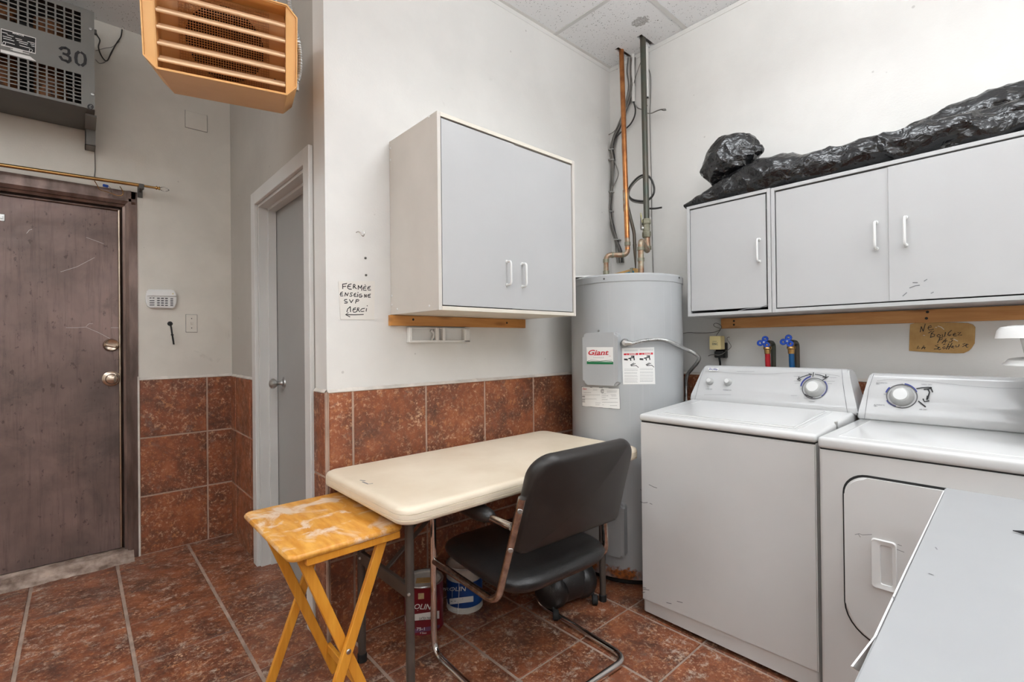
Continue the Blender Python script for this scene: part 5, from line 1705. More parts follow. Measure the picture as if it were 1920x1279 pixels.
# ================================================================== FAUCETS, HOSES, ADAPTER BEHIND THE WASHER
zv = zoom(1280, 580, 6.857)
def WV(x, y, off): return U(*zv(x, y), 'x', XC - off)
def faucet(label, elbow, knobc, hosetop, hosebot, pipebot, hmat, hlabel):
    off = .045
    e = WV(*elbow, off); e0 = WV(*pipebot, off)
    o = thing('laundry_faucet', label, 'faucet', (e.x, e.y, 1.0))
    k = WV(*knobc, .12)
    ht = WV(*hosetop, .105)
    # pipe comes up the wall, elbows forward
    top = V(e.x, e.y, e.z - .01)
    obj('supply_pipe', tube(B(), smoothpath([V(e.x, e.y, .80), top, V(ht.x + .01, ht.y, e.z - .008)], .028), .0115, 12), M['pipe_dark'], o, 60)
    vbp = V(ht.x, ht.y, e.z - .010)
    obj('valve_body', tube(B(), [vbp, V(ht.x, ht.y, ht.z)], .0135, 12), M['brass'], o, 60)
    nn = (CAM - k); nn.z = 0; nn = (nn.normalized() * .6 + V(-1, 0, 0) * .4).normalized()
    obj('valve_stem', tube(B(), [vbp, k], .005, 8), M['steel'], o)
    # three lobed blue handle
    e1_ = V(0, 0, 1); e2_ = nn.cross(e1_).normalized()
    bm = B()
    for q in range(3):
        a = R_(90 + 120 * q + 18)
        ctr = k + (e2_ * math.cos(a) + e1_ * math.sin(a)) * .017
        tube(bm, [ctr + (e2_ * math.cos(t) * .0100 + e1_ * math.sin(t) * .0100) for t in [2*math.pi*j/18 for j in range(18)]], .0056, 8, closed=True)
    lathe(bm, [(0, -.006), (.014, -.006), (.015, .0), (.010, .005), (0, .006)], k, nn, 14)
    hd = obj('valve_handle', bm, M['blue'], o, 50)
    obj('handle_screw', lathe(B(), [(0, .005), (.0045, .005), (.004, .008), (0, .0085)], k, nn, 10), M['steel'], hd)
    obj('hose_coupling', lathe(B(), [(0, .006), (.0165, .006), (.0185, .003), (.0185, -.006), (.0150, -.009), (.0135, -.030), (0, -.030)], V(ht.x, ht.y, ht.z), n=14), M['brass'], o, 40)
    h = thing('water_hose', hlabel, 'hose', (ht.x, ht.y, .80))
    hb = WV(*hosebot, .10)
    obj('hose', tube(B(), spline([V(ht.x, ht.y, ht.z - .026), V((ht.x + hb.x) / 2, (ht.y * .6 + hb.y * .4), (ht.z + hb.z) / 2), hb, V(hb.x + .02, hb.y - .01, .80)], 6), .0120, 12), hmat, h, 60)
faucet('left laundry faucet with blue trefoil handle above the washing machine', (1165, 405), (1045, 425), (1090, 495), (1100, 745), (1180, 740), M['hose_red'], 'red rubber hose hanging from the left faucet behind the washer')
faucet('right laundry faucet with blue trefoil handle above the washing machine', (1468, 400), (1345, 410), (1395, 490), (1408, 755), (1478, 755), M['hose_blue'], 'blue rubber hose hanging from the right faucet behind the washer')

ad = thing('power_adapter', 'beige plug-in power adapter on the wall behind the washing machine', 'adapter', WV(450, 520, .05))
a0, a1 = WV(340, 345, .085), WV(490, 520, .085)
bm = box(B(), (XC - .085, a1.y, a1.z), (XC - .034, a0.y, a0.z), .004, 2)
ab = obj('case', bm, M['beige'], ad)
PAd = onplane((XC - .085, 0, 0), (-1, 0, 0))
PAz = lambda x, y: PAd(*zv(x, y))
bm = textquad(B(), 'DSC', [(382, 432), (452, 432), (452, 460), (382, 460)], PAz, .0008, .03)
strokes(bm, [[(384, 412), (436, 412)]], PAz, .0018, .0008)
obj('lettering', bm, pm('slate_print', s2l(40, 62, 80), .5), ab)
so = thing('wall_outlet', 'black wall outlet with plug and cord below the beige adapter', 'outlet', WV(480, 640, .03))
b0, b1 = WV(425, 500, .03), WV(552, 625, .03)
obj('receptacle', box(B(), (XC - .034, b1.y, b1.z), (XC - .0005, b0.y, b0.z + .03), .003, 1), M['black'], so)
c_ = WV(468, 580, .05)
obj('plug', box(B(), (XC - .068, c_.y - .020, c_.z - .018), (XC - .034, c_.y + .020, c_.z + .018), .006, 2), M['dark_gap'], so)
obj('cord', tube(B(), spline([c_ + V(.0, 0, -.01), WV(478, 660, .05), WV(482, 700, .045), WV(482, 760, .04), V(XC - .04, WV(482, 760, .04).y, .85)], 5), .0058, 8), M['black'], so, 60)
sw = thing('signal_wire', 'thin grey wire looping over the beige adapter along the wall', 'wire', WV(440, 320, .01))
obj('strand', tube(B(), spline([WV(0, 310, .006), WV(80, 298, .006), WV(180, 304, .008), WV(320, 302, .008), WV(420, 292, .01), WV(480, 262, .015), WV(500, 225, .022), WV(470, 192, .028), WV(425, 178, .028), WV(398, 195, .028), WV(410, 220, .028), WV(455, 238, .028), WV(488, 250, .028), WV(470, 285, .03), WV(440, 325, .045), WV(435, 345, .05)], 5), .0017, 6), M['cable_grey'], sw, 70)
obj('loose_end', tube(B(), spline([WV(555, 540, .05), WV(600, 510, .05), WV(622, 475, .05), WV(600, 430, .05), WV(572, 385, .05), WV(580, 362, .05), WV(603, 358, .05)], 5), .0017, 6), M['cable_grey'], sw, 70)
obj('loose_end', tube(B(), spline([WV(330, 600, .06), WV(360, 588, .07), WV(410, 584, .075), WV(460, 590, .075), WV(510, 575, .07), WV(545, 550, .06)], 5), .0017, 6), M['cable_grey'], sw, 70)
gl = thing('grey_cable', 'thin pale cable on the dark wall between the washer and dryer', 'cable', V(XC - .03, .62, .95))
obj('strand', tube(B(), spline([V(XC - .03, .80, .99), U(1603, 738, 'x', XC - .03), U(1616, 741, 'x', XC - .03), V(XC - .03, .40, .93)], 5), .003, 6), M['steel'], gl, 70)

# ================================================================== NOTICES
pn = thing('paper_notice', 'handwritten white paper notice taped to wall left of the cabinet', 'notice', (.868, YB - .002, 1.30))
PB = onplane((0, YB - .002, 0), (0, -1, 0))
zn = zoom(620, 520, 14.21)
PBz = lambda x, y: PB(*zn(x, y))
c_ = [PBz(*q)[0] for q in [(205, 105), (1180, 100), (1160, 1130), (265, 1120)]]
obj('paper_sheet', prism(B(), [p + V(0, .0012, 0) for p in c_], (0, -.0012, 0)), M['paper'], pn)
fermee = [[(320, 305), (318, 185)], [(318, 185), (370, 178), (425, 165)], [(322, 250), (400, 240)],
 [(545, 178), (480, 195), (450, 240), (452, 290), (490, 315), (552, 318)], [(465, 245), (525, 240)],
 [(600, 295), (608, 195)], [(608, 195), (640, 190), (655, 215), (630, 245), (612, 250)], [(625, 250), (685, 305)],
 [(730, 320), (735, 220)], [(735, 220), (785, 290)], [(785, 290), (825, 215)], [(825, 215), (825, 350)],
 [(940, 235), (885, 255), (862, 300), (875, 345), (945, 345)], [(880, 292), (930, 288)], [(912, 200), (918, 206)],
 [(1055, 240), (1000, 258), (980, 300), (1000, 340), (1065, 338)], [(992, 290), (1040, 286)],
 [(315, 392), (270, 410), (252, 460), (265, 498), (325, 495)], [(262, 450), (315, 445)],
 [(375, 500), (392, 412)], [(392, 412), (440, 490)], [(440, 490), (468, 418)],
 [(575, 418), (530, 420), (515, 445), (550, 465), (575, 490), (545, 508), (505, 500)],
 [(670, 425), (630, 440), (615, 480), (630, 515), (680, 512)], [(622, 472), (665, 468)],
 [(710, 520), (718, 450)], [(722, 410), (730, 406)],
 [(815, 450), (770, 455), (748, 495), (765, 532), (820, 528), (838, 495)], [(838, 495), (790, 495)],
 [(900, 535), (905, 455)], [(905, 455), (945, 530)], [(945, 530), (955, 460)],
 [(1060, 450), (1005, 460), (985, 500), (1000, 535), (1055, 532)], [(992, 495), (1045, 490)],
 [(430, 592), (375, 595), (358, 622), (400, 645), (450, 660), (440, 685), (370, 688)],
 [(500, 598), (545, 675)], [(545, 675), (595, 600)],
 [(660, 690), (680, 600)], [(680, 600), (730, 592), (755, 610), (735, 635), (680, 640)],
 [(430, 920), (455, 840), (520, 785)], [(520, 785), (528, 920)],
 [(665, 812), (610, 830), (588, 880), (605, 930), (660, 928), (690, 915)], [(600, 868), (660, 850)],
 [(700, 905), (715, 820)], [(715, 820), (755, 815), (745, 855), (720, 868)], [(725, 868), (775, 920)],
 [(900, 828), (830, 840), (792, 880), (815, 915), (885, 908)], [(945, 905), (955, 835)], [(970, 758), (976, 764)],
 [(870, 992), (640, 998), (400, 995)], [(465, 942), (395, 995), (510, 1055)]]
obj('handwriting', strokes(B(), fermee, PBz, .0034, .0006), M['ink'], pn)
cd_ = thing('cardboard_notice', 'torn brown cardboard notice with marker writing above the dryer', 'notice', (XC - .004, .29, 1.135))
PCd = onplane((XC - .004, 0, 0), (-1, 0, 0))
zk = zoom(1690, 590, 12.8)
PKz = lambda x, y: PCd(*zk(x, y))
out = [(210, 235), (350, 195), (800, 182), (1300, 190), (1600, 205), (1720, 240), (1775, 300), (1770, 500), (1760, 690), (1690, 800), (1620, 870), (1500, 925), (1300, 930), (1000, 920), (600, 895), (350, 880), (185, 868), (192, 600), (198, 400)]
obj('cardboard_piece', prism(B(), [PKz(*q)[0] for q in out], (.0032, 0, 0)), M['cardboard'], cd_)
wr = [[(455, 415), (480, 290)], [(480, 290), (525, 400)], [(525, 400), (575, 225)], [(640, 320), (720, 300), (712, 258), (660, 280), (640, 330), (670, 372), (770, 350)],
 [(655, 440), (720, 400), (790, 395), (730, 450)], [(725, 440), (700, 550)], [(730, 455), (805, 480), (790, 520), (700, 545)],
 [(900, 475), (855, 500), (865, 530), (920, 530), (945, 500), (900, 475)], [(985, 480), (990, 530), (1040, 525), (1060, 425)],
 [(1205, 378), (1140, 430), (1115, 490), (1150, 510), (1200, 480), (1150, 485)], [(1240, 490), (1310, 465), (1290, 440), (1250, 470), (1260, 515), (1320, 510)],
 [(1360, 430), (1430, 420), (1355, 500), (1450, 490)],
 [(870, 675), (930, 560)], [(905, 560), (985, 545), (980, 590), (910, 615)], [(975, 685), (1080, 575), (1050, 670)], [(1010, 635), (1100, 630)],
 [(1240, 565), (1180, 580), (1230, 615), (1200, 655), (1150, 660)],
 [(410, 755), (375, 820), (440, 800)], [(490, 825), (545, 740), (560, 825)], [(505, 795), (580, 790)],
 [(880, 725), (810, 745), (900, 790), (860, 825), (790, 828)], [(880, 810), (930, 780), (900, 775), (870, 820), (910, 845), (950, 825)], [(1010, 722), (1050, 705)], [(1040, 770), (990, 790), (1010, 825), (1060, 800)],
 [(1080, 830), (1140, 700)], [(1130, 830), (1215, 690)], [(1100, 775), (1190, 760)], [(1200, 790), (1270, 755), (1230, 745), (1205, 790), (1260, 800)], [(1310, 740), (1310, 780), (1370, 770), (1390, 720)],
 [(1530, 695), (1470, 705), (1530, 740), (1470, 770)], [(1540, 745), (1610, 710), (1570, 700), (1540, 740), (1570, 785), (1600, 780)]]
obj('handwriting', strokes(B(), wr, PKz, .0026, .0008), M['ink'], cd_)
obj('surface_tear', strokes(B(), [[(880, 275), (960, 300), (1020, 355)], [(1260, 590), (1350, 635)], [(530, 495), (560, 500)], [(820, 305), (850, 305)]], PKz, .0024, .0007), M['paper'], cd_)

# ================================================================== SMALL THINGS ON WALL B
hk = thing('wall_hook', 'small bent wire hook screwed into wall above the paper notice', 'hook', U(669, 440, 'y', YB))
p = U(668, 436, 'y', YB)
obj('hook_wire', tube(B(), spline([p, p + V(0, -.02, .0), p + V(.004, -.034, -.010), p + V(.012, -.036, -.020), p + V(.020, -.032, -.010), p + V(.019, -.028, .008)], 5), .0022, 7), M['chrome_worn'], hk, 60)
for k, (px, py, lab) in enumerate([(685, 484, 'upper screw head in the wall above the paper notice'), (686, 516, 'lower screw head in the wall just above the paper notice')]):
    q = U(px, py, 'y', YB)
    s_ = obj('screw', lathe(B(), [(0, 0), (.005, 0), (.005, .003), (.003, .005), (0, .0055)], q, (0, -1, 0), 10), M['grey_dark'], None)
    tag(s_, lab, 'screw')
ho = thing('plastic_holder', 'white plastic wall caddy with recesses under the pine board', 'holder', (1.27, YB - .01, 1.21))
zh = zoom(740, 560, 7.385)
PH = onplane((0, YB - .014, 0), (0, -1, 0))
def ph(x, y, o=0.0):
    p = PH(*zh(x, y))[0]
    return V(p.x, YB - .014 - o, p.z)
bm = B()
# face plate with three wells: built as rails around the wells
def rail(x0, y0, x1, y1):
    a, b = ph(x0, y0), ph(x1, y1)
    box(bm, (a.x, YB - .030, min(a.z, b.z)), (b.x, YB - .0005, max(a.z, b.z)), .003, 2)
M['holder'] = pm('holder_plastic', s2l(238, 237, 234), .3, var=.02)
rail(182, 400, 1020, 424); rail(182, 578, 1020, 602); rail(182, 400, 222, 602); rail(545, 400, 590, 602); rail(640, 400, 680, 602); rail(940, 400, 1020, 602)
obj('face_frame', bm, M['holder'], ho, 40)
a, b = ph(200, 410), ph(1000, 592)
obj('back_plate', box(B(), (a.x, YB - .006, b.z), (b.x, YB - .0005, a.z)), M['sticker'], ho)
a = ph(500, 500)
obj('curved_stop', tube(B(), [ph(500, 440), ph(530, 465), ph(540, 500), ph(530, 545), ph(505, 580)], .006, 8), M['white_plastic'], ho, 60)
a, b = ph(950, 440), ph(1010, 575)
obj('clip', box(B(), (a.x + .004, YB - .032, b.z), (b.x, YB - .022, a.z), .004, 2), M['white_plastic'], ho)

# ================================================================== NOOK: TRANSFORMER
YT = YA - .372
tf = thing('electrical_transformer', 'grey wall mounted electrical transformer stencilled 30 above the brown door', 'transformer', (-.20, YA - .19, 2.37))
tx1, tz0 = .0705, 2.372
tz1 = U(175, 22, 'y', YT).z
tx0 = -.58
zt3 = zoom(0, 0, 4.41)
PT = onplane((0, YT, 0), (0, -1, 0))
PTz = lambda x, y: PT(*zt3(x, y))
# columns and rows of slots
cR1 = PTz(668, 220)[0].x; cR0 = PTz(612, 220)[0].x
cwid = cR1 - cR0
pit = (cR1 - PTz(60, 20)[0].x) / 8
cols = [(cR1 - cwid - pit * k, cR1 - pit * k) for k in range(16) if cR1 - cwid - pit * k > tx0 + .03]
ut, ub = PTz(640, 95)[0].z, PTz(640, 345)[0].z
lt, lb = PTz(650, 612)[0].z, PTz(650, 856)[0].z
bm = B()
th = .003
def fbox(x0, x1, z0, z1): box(bm, (x0, YT, z0), (x1, YT + th, z1))
fbox(tx0, tx1, ut, tz1); fbox(tx0, tx1, lt, ub); fbox(tx0, tx1, tz0, lb)
xsb = [(cols[0][1], tx1)] + [(cols[k + 1][1], cols[k][0]) for k in range(len(cols) - 1)] + [(tx0, cols[-1][0])]
for (zA, zB_, nr) in ((ub, ut, 7), (lb, lt, 8)):
    for a, b in xsb: fbox(a, b, zA, zB_)
    ph_ = (zB_ - zA) / nr
    for k in range(1, nr):
        zz = zA + k * ph_
        for a, b in cols: box(bm, (a - .0005, YT, zz - ph_ * .13), (b + .0005, YT + th, zz + ph_ * .13))
fp = obj('front_panel', bm, M['grey_paint'], tf)
bm = B()
box(bm, (tx1 - .003, YT + .0035, tz0), (tx1, YA - .04, tz1)); box(bm, (tx0, YT + .0035, tz0), (tx0 + .003, YA - .04, tz1))
box(bm, (tx0, YT + .0035, tz1 - .003), (tx1, YA - .04, tz1)); box(bm, (tx0, YT + .0035, tz0), (tx1, YA - .04, tz0 + .003)); box(bm, (tx0, YA - .043, tz0), (tx1, YA - .04, tz1))
obj('enclosure', bm, M['grey_dark'], tf)
M['winding'] = pm('winding_copper', s2l(150, 92, 48), .5, .3, c2=s2l(46, 34, 26), scale=30)
for k in range(3):
    bm = lathe(B(), [(0, -.19), (.062, -.19), (.062, .19), (0, .19)], (-.09 - k * .17, YT + .16, (tz0 + tz1) / 2), (0, 0, 1), 20)
    obj('winding', bm, M['winding'], tf, 40)
pl_ = obj('rating_plate', patch(B(), [(8, 235), (297, 315), (295, 447), (8, 375)], PTz, .0012, 2), M['sticker'], fp)
obj('plate_ground', patch(B(), [(13, 243), (292, 320), (290, 440), (13, 368)], PTz, .0018, 2), M['black'], pl_)
bm = textquad(B(), 'MARCUS', [(105, 268), (198, 293), (198, 306), (105, 280)], PTz, .0024, .03)
for a, b, y in [(20, 60, 268), (60, 110, 290), (25, 95, 300), (30, 115, 318), (30, 120, 345), (130, 180, 318), (140, 230, 335), (160, 225, 355), (165, 245, 378), (230, 285, 345), (255, 285, 365), (262, 285, 382), (70, 230, 385), (90, 240, 408)]:
    strokes(bm, [[(a, y), (b, y + (b - a) * .27)]], PTz, .0028, .0024)
strokes(bm, [arcpts(255, 420, 13, 13, 0, 350), arcpts(34, 360, 13, 13, 0, 350)], PTz, .0016, .0024)
obj('fine_print', bm, M['sticker'], pl_)
obj('warning_strip', patch(B(), [(4, 408), (250, 468), (300, 508), (6, 432)], PTz, .0014, 2), M['sticker'], fp)
obj('tape', patch(B(), [(106, 398), (188, 418), (188, 440), (106, 420)], PTz, .0016, 2), M['trim_grey'], fp)
stencil = [[(500, 405), (515, 395), (532, 396)], [(545, 398), (568, 412), (572, 440), (556, 455)], [(556, 458), (578, 475), (580, 500), (566, 512)], [(528, 445), (542, 450)], [(500, 472), (515, 495), (532, 500)], [(548, 505), (560, 514)],
           [(650, 432), (632, 445), (626, 480), (632, 520), (652, 536)], [(676, 438), (698, 455), (706, 490), (702, 525), (680, 542)]]
obj('stencil_number', strokes(B(), stencil, PTz, .0115, .0012), M['ink'], fp)
bm = B()
strokes(bm, [arcpts(748, 884, 22, 20, 0, 350)], PTz, .004, .0012)
strokes(bm, [arcpts(740, 884, 8, 10, 60, 300), [(752, 878), (765, 892)], [(765, 876), (752, 892)]], PTz, .003, .0014)
obj('approval_mark', bm, M['ink'], fp)
for x, y in ((748, 240), (765, 780)):
    obj('screw', lathe(B(), [(0, 0), (.007, 0), (.006, .003), (0, .004)], PTz(x, y)[0], (0, -1, 0), 8), M['steel'], fp)
# wall brackets
bm = B()
bz = 2.278
box(bm, (.036, YA - .10, bz), (.079, YA - .096, 2.384), .001, 1); box(bm, (.036, YA - .10, bz), (.040, YA - .001, 2.384)); box(bm, (.036, YA - .10, bz), (.079, YA - .001, bz + .004)); box(bm, (.036, YA - .30, 2.362), (.079, YA - .001, 2.3715))
obj('wall_bracket', bm, M['grey_paint'], tf)
bm = B()
box(bm, (-.56, YA - .30, 2.362), (-.52, YA - .001, 2.3715)); box(bm, (-.56, YA - .10, bz), (-.52, YA - .096, 2.384))
obj('wall_bracket', bm, M['grey_paint'], tf)
lw = thing('loose_wires', 'dark loose wires hanging off the wall right of the transformer', 'wires', U(200, 115, 'y', YA - .01))
z1 = zoom(0, 0, 3.045)
WA = lambda x, y, o=.008: U(*z1(x, y), 'y', YA - o)
obj('wire', tube(B(), spline([WA(545, 170, .03), WA(553, 200, .02), WA(570, 230, .014), WA(562, 270, .012), WA(580, 320, .014), WA(610, 348, .02), WA(635, 300, .016), WA(665, 248, .01), WA(690, 210), WA(697, 168)], 5), .0032, 6), M['cable_dark'], lw, 70)
obj('wire', tube(B(), spline([WA(545, 340), WA(570, 362), WA(605, 350), WA(630, 318), WA(660, 258), WA(682, 236)], 5), .0018, 6), M['cable_grey'], lw, 70)
obj('wire', tube(B(), spline([WA(545, 290), WA(600, 275), WA(640, 268), WA(668, 245)], 5), .0013, 6), M['cable_grey'], lw, 70)
obj('connector', box(B(), WA(538, 165, .04), WA(552, 205, .02), .002, 1), M['grey_dark'], lw)
dw_ = thing('door_wire', 'thin wire running down the wall from transformer to the curtain rod', 'wire', U(178, 330, 'y', YA))
obj('strand', tube(B(), spline([WA(541, 840, .004), WA(542, 900, .004), WA(543, 970, .004), WA(538, 1010, .004)], 5), .0022, 6), M['grey_paint'], dw_, 70)

# ================================================================== NOOK: MUSTARD UNIT HEATER
az, ptc = R_(75.1), R_(13.7)
Nh = V(math.cos(az), math.sin(az), 0)
uW = V(Nh.y, -Nh.x, 0)
uA = Nh * math.cos(ptc) + V(0, 0, 1) * math.sin(ptc)
uV = Nh * -math.sin(ptc) + V(0, 0, 1) * math.cos(ptc)
C0 = V(.35116, 1.81637, 2.20865) + uW * .015 + uV * .018
def HP(a, b, c): return C0 + uW * a + uV * b + uA * c    # c = depth away from viewer
HWd, HHt, HCh, HDp = .222, .144, .033, .37
uh = thing('unit_heater', 'mustard yellow unit heater with slatted louvres hanging from the ceiling', 'heater', HP(0, 0, .18))
def octa(w_, h_, c): return [(-w_ + c, -h_), (w_ - c, -h_), (w_, -h_ + c), (w_, h_ - c), (w_ - c, h_), (-w_ + c, h_), (-w_, h_ - c), (-w_, -h_ + c)]
bm = B()
seq = [(octa(HWd - .004, HHt - .004, HCh - .002), .025), (octa(HWd - .004, HHt - .004, HCh - .002), .0), (octa(HWd, HHt, HCh), .0), (octa(HWd, HHt, HCh), HDp)]
rr = [[bm.verts.new(HP(a, b, c)) for a, b in poly] for poly, c in seq]
for A_, B_ in zip(rr[:-1], rr[1:]):
    for k in range(8): bm.faces.new([A_[k], A_[(k + 1) % 8], B_[(k + 1) % 8], B_[k]])
bm.faces.new(rr[-1])
obj('casing', bm, M['yellow'], uh)
# recessed louvre box: two side flanges, inner throat, back plate with round opening
sw_, sh_ = .187, HHt - .004
def hbox(bm, a0, a1, b0, b1, c0, c1, bev=0):
    obox(bm, HP((a0 + a1) / 2, (b0 + b1) / 2, (c0 + c1) / 2), (uW, uV, uA), (abs(a1 - a0) / 2, abs(b1 - b0) / 2, abs(c1 - c0) / 2), bev, 1)
for s in (-1, 1):
    pts = [(s * sw_, -sh_), (s * sw_, sh_), (s * (HWd - .0045), HHt - HCh), (s * (HWd - .0045), -HHt + HCh)]
    obj('side_flange', prism(B(), [HP(a, b, .006) for a, b in pts], uA * .003), M['yellow'], uh)
    obj('throat_wall', hbox(bm := B(), s * sw_ - .0015, s * sw_ + .0015, -sh_, sh_, .006, .10) or bm, M['yellow'], uh)
obj('throat_wall', hbox(bm := B(), -sw_, sw_, sh_ - .003, sh_, .004, .10) or bm, M['yellow'], uh)
obj('throat_wall', hbox(bm := B(), -sw_, sw_, -sh_, -sh_ + .003, .004, .10) or bm, M['yellow'], uh)
# back plate with circular hole
bm = B()
nseg, RH = 48, .118
inn = [bm.verts.new(HP(RH * math.cos(2*math.pi*k/nseg) , RH * math.sin(2*math.pi*k/nseg), .10)) for k in range(nseg)]
outv = []
for k in range(nseg):
    a = 2 * math.pi * k / nseg
    c, s = math.cos(a), math.sin(a)
    q = min(sw_ / max(1e-6, abs(c)), sh_ / max(1e-6, abs(s)))
    outv.append(bm.verts.new(HP(q * c, q * s, .10)))
for k in range(nseg): bm.faces.new([inn[k], inn[(k + 1) % nseg], outv[(k + 1) % nseg], outv[k]])
obj('back_plate', bm, M['yellow'], uh)
bm = B()
lathe(bm, [(RH, .102), (RH, .25), (0, .25)], C0, uA, 40)
obj('fan_cavity', bm, M['black'], uh)
M['fan'] = pm('fan_dark_metal', s2l(72, 58, 46), .5, .3)
for k in range(5):
    a = R_(72 * k + 20)
    d = uW * math.cos(a) + uV * math.sin(a)
    t = uA.cross(d)
    obj('fan_blade', obox(B(), HP(0, 0, .17) + d * .062, (d, (t * .8 + uA * .5).normalized(), (uA * .8 - t * .5).normalized()), (.050, .028, .0015)), M['fan'], uh)
obj('fan_hub', lathe(B(), [(0, .14), (.022, .145), (.024, .19), (0, .19)], C0, uA, 16), M['fan'], uh)
# square wire guard
bm = B()
gw, gh, gp = .135, .128, .0078
n_ = int(gw / gp)
for k in range(-n_, n_ + 1): hbox(bm, k * gp - .0011, k * gp + .0011, -gh, gh, .086, .0885)
n_ = int(gh / gp)
for k in range(-n_, n_ + 1): hbox(bm, -gw, gw, k * gp - .0011, k * gp + .0011, .0885, .091)
tag(obj('wire_guard', bm, M['yellow_in'], uh), kind='stuff')
for k in range(5):
    v0 = HHt - .048 - k * .0475
    bm = B()
    obox(bm, HP(0, v0 - .008, .032), (uW, (uA * .86 + uV * .5).normalized(), (uV * .86 - uA * .5).normalized()), (sw_ - .003, .021, .0012))
    tube(bm, [HP(-sw_ + .003, v0 - .0185, .012), HP(sw_ - .003, v0 - .0185, .012)], .0052, 8)
    obj('louvre', bm, pm('mustard_louvre', s2l(240, 200, 158), .36, var=.05) if k == 0 else bpy.data.materials['mustard_louvre'], uh, 50)
obj('nameplate_slot', hbox(bm := B(), .150, .156, -.088, -.078, .094, .099) or bm, M['black'], uh)
for s in (-1, 1):
    p = HP(s * .16, HHt, .2)
    obj('hanger_rod', tube(B(), [p, V(p.x, p.y, ZC - .001)], .005, 8), M['steel'], uh, 60)
cpth = spline([HP(HWd + .004, -.055, .22), HP(HWd + .016, -.03, .22), HP(HWd + .022, .02, .22), HP(HWd + .016, .09, .21), HP(HWd - .005, .16, .20), HP(HWd - .02, .24, .2), HP(HWd - .03, .5, .16), V(HP(HWd - .03, .5, .16).x, HP(HWd - .03, .5, .16).y, ZC + .02)], 6)
res = [cpth[0]]
for a, b in zip(cpth[:-1], cpth[1:]):
    q = max(1, int((b - a).length / .004))
    for k in range(1, q + 1): res.append(a + (b - a) * k / q)
obj('armoured_cable', tube(B(), res, lambda t, i: .0095 if i % 2 else .0078, 8), M['steel'], uh, 25)
obj('cable_clamp', hbox(bm := B(), HWd, HWd + .018, -.075, -.05, .21, .235, .002) or bm, M['steel'], uh)

# ================================================================== NOOK: CURTAIN ROD, KEYPAD, SWITCH ...
cr = thing('curtain_rod', 'thin brass curtain rod with clear finial across the top of the brown door', 'curtain rod', (-.2, YA - .08, 2.08))
r0, r1, r2, r3 = U(0, 309, 'y', YA - .08), U(262, 347.5, 'y', YA - .08), U(297, 353, 'y', YA - .08), U(313, 356, 'y', YA - .08)
rl = r0 + (r0 - r1) * 1.1
obj('rod', tube(B(), [rl, r1], .0095, 12), M['brass'], cr, 60)
obj('rod_end', tube(B(), [r1, r2], .0068, 12), M['brass'], cr, 60)
dr_ = (r3 - r2).normalized()
fin = obj('finial', lathe(B(), [(0, 0), (.008, .002), (.013, .014), (.0145, .022), (.011, .034), (.004, .044), (0, .047)], r2 + dr_ * .006, dr_, 12), M['glass'], cr, 20)
obj('finial_collar', lathe(B(), [(0, -.012), (.010, -.012), (.012, -.008), (.006, -.003), (.011, .004), (.009, .008), (0, .008)], r2, dr_, 14), M['brass'], fin, 40)
bk = U(265, 350, 'y', YA - .08)
bm = box(B(), (bk.x - .012, YA - .003, bk.z - .045), (bk.x + .012, YA - .0005, bk.z + .02), .001, 1)
box(bm, (bk.x - .006, YA - .092, bk.z - .014), (bk.x + .006, YA - .002, bk.z - .009)); box(bm, (bk.x - .012, YA - .094, bk.z - .016), (bk.x + .012, YA - .066, bk.z + .014), .003, 1)
obj('bracket', bm, M['grey_dark'], cr)
z3b = zoom(0, 290, 5.647)
WR = lambda x, y, o=.05: U(*z3b(x, y), 'y', YA - o)
ws = thing('door_contact', 'brass alarm contact with thin wires and blue connector over the brown door', 'door sensor', WR(1110, 510, -.03))
obj('contact', box(B(), WR(1045, 498, -.03), WR(1185, 528, -.044), .002, 1), M['brass'], ws)
obj('blue_connector', obox(B(), WR(1118, 330, .03), (V(1, 0, -.1).normalized(), V(0, 1, 0), V(.1, 0, 1).normalized()), (.012, .006, .007), .002, 1), M['blue'], ws)
obj('copper_wire', tube(B(), spline([WR(1000, 275, .07), WR(1030, 325, .06), WR(1055, 368, .05), WR(1110, 388, .045), WR(1180, 410, .04), WR(1240, 432, .04), WR(1290, 430, .045), WR(1303, 400, .05), WR(1285, 360, .06), WR(1270, 338, .07)], 5), .0022, 7), M['brass'], ws, 70)
obj('thin_lead', tube(B(), spline([WR(1150, 335, .03), WR(1185, 370, .03), WR(1190, 420, .02), WR(1170, 470, -.02), WR(1162, 500, -.03)], 5), .0011, 6), M['cable_grey'], ws, 70)
obj('thin_lead', tube(B(), spline([WR(1165, 360, .03), WR(1165, 410, .02), WR(1125, 455, -.01), WR(1115, 500, -.03)], 5), .0011, 6), M['cable_grey'], ws, 70)

kp = thing('alarm_keypad', 'white alarm keypad with rows of buttons on wall right of the brown door', 'keypad', U(301, 578, 'y', YA))
zq = zoom(260, 520, 9.136)
PK2 = onplane((0, YA - .022, 0), (0, -1, 0))
KQ = lambda x, y, o=0.0: V(PK2(*zq(x, y))[0].x, YA - .022 - o, PK2(*zq(x, y))[0].z)
ol = [(170, 205), (560, 212), (610, 230), (640, 290), (655, 345), (650, 440), (620, 510), (570, 532), (200, 522), (150, 490), (125, 420), (122, 320), (140, 240)]
bm = prism(B(), [KQ(*q) for q in ol], (0, .0215, 0))
bmesh.ops.bevel(bm, geom=[e for e in bm.edges if all(v.co.y < YA - .021 for v in e.verts)], offset=.004, segments=2, affect='EDGES')
kpb = obj('keypad_body', bm, M['white_plastic'], kp, 35)
bm = prism(B(), [KQ(*q, .006) for q in [(175, 212), (555, 218), (605, 236), (632, 290), (645, 335), (130, 322), (145, 245)]], (0, .008, 0))
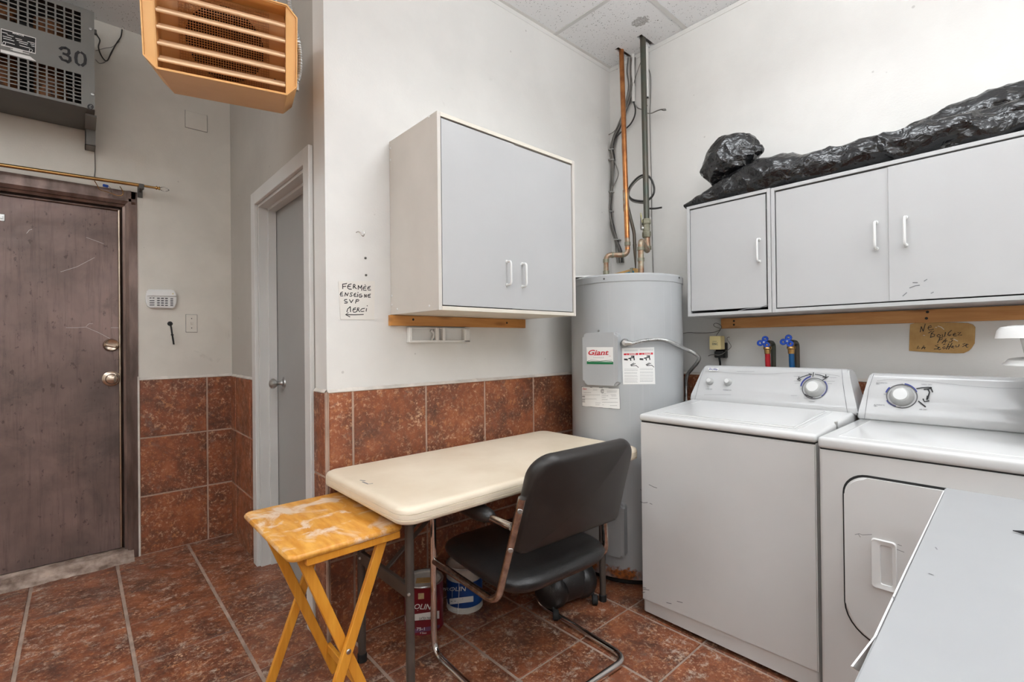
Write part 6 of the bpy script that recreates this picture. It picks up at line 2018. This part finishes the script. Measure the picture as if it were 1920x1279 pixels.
bmesh.ops.bevel(bm, geom=[e for e in bm.edges if all(v.co.y < YA - .027 for v in e.verts)], offset=.003, segments=2, affect='EDGES')
obj('keypad_cover', bm, M['white_plastic'], kp, 35)
bw = M['print_grey']
for r in range(4):
    for c in range(3):
        x, y = 338 + c * 69, 360 + r * 39.5 + c * 2
        obj('key', prism(B(), [KQ(x + a, y + b, .002) for a, b in rrect(50, 20, 9, 3)], (0, .003, 0)), bw, kpb)
for k, (x, y, wd) in enumerate([(202, 355, 34), (254, 355, 34), (228, 401, 86), (228, 438, 86), (228, 475, 86)] + [(566, 368 + 29 * q, 50) for q in range(5)]):
    obj('key', prism(B(), [KQ(x + a, y + b, .002) for a, b in rrect(wd, 15, 6, 3)], (0, .003, 0)), bw, kpb)
obj('indicator_light', prism(B(), [KQ(585 + 12 * math.cos(t), 285 + 12 * math.sin(t), .007) for t in [math.pi * k / 5 for k in range(10)]], (0, .001, 0)), M['beige'], kpb)
ls = thing('light_switch', 'painted over light switch plate on wall right of the alarm keypad', 'light switch', U(359, 624, 'y', YA))
a, b = U(348.5, 590, 'y', YA), U(369.5, 623, 'y', YA)
sp_ = obj('switch_plate', box(B(), (a.x, YA - .006, b.z), (b.x, YA - .0005, a.z), .002, 2), M['wallA'], ls)
m_ = (a + b) / 2
obj('toggle', box(B(), (m_.x - .005, YA - .016, m_.z - .006), (m_.x + .005, YA - .005, m_.z + .008), .0015, 1), M['wallA'], sp_)
for dz in (-.028, .030): obj('screw', lathe(B(), [(0, 0), (.0032, 0), (.003, .0012), (0, .0014)], V(m_.x, YA - .006, m_.z + dz), (0, -1, 0), 8), M['grey_dark'], sp_)
st_ = thing('cable_stub', 'short black cable sticking out of a hole under the alarm keypad', 'cable', U(325, 647, 'y', YA))
h0, h1_, h2_, h3_ = [U(x, y, 'y', YA - o) for x, y, o in ((319, 607, .004), (321, 615, .016), (323, 628, .02), (326, 646, .014))]
obj('wall_hole', lathe(B(), [(0, 0), (.014, 0), (.012, .002), (0, .0022)], V(h0.x, YA - .0005, h0.z), (0, -1, 0), 10), M['black'], st_)
obj('cable', tube(B(), spline([V(h0.x, YA - .001, h0.z), h1_, h2_, h3_], 5), .0045, 8), M['black'], st_, 60)
obj('knot', lathe(B(), [(0, -.006), (.007, -.003), (.007, .003), (0, .006)], h2_, (0, 0, 1), 10), M['black'], st_, 40)
bp_ = thing('blank_cover', 'square blank cover plate painted over high on the nook wall', 'cover plate', U(368, 240, 'y', YA))
q_ = [U(347, 207, 'y', YA), U(388, 217, 'y', YA), U(388, 249, 'y', YA), U(347, 238, 'y', YA)]
bm = box(B(), (.496, YA - .007, 2.537), (.6095, YA - .0005, 2.641), .0025, 2)
obj('plate', bm, M['wallA'], bp_)

# thin dark grey lines round the painted-over plates
def plate_outline(parent, x0, x1, z0, z1, off):
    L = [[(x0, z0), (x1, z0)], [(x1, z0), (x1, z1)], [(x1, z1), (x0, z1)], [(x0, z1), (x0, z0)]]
    o = obj('plate_edge_line', strokes(B(), L, lambda x, z: (V(x, YA - off, z), V(0, -1, 0)), .0016, 0.0), M['print_grey'], parent)
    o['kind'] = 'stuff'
plate_outline(ls, a.x if False else U(348.5, 590, 'y', YA).x - .001, U(369.5, 623, 'y', YA).x + .001, U(369.5, 623, 'y', YA).z - .001, U(348.5, 590, 'y', YA).z + .001, .0009)
plate_outline(bp_, .495, .6105, 2.536, 2.642, .0009)
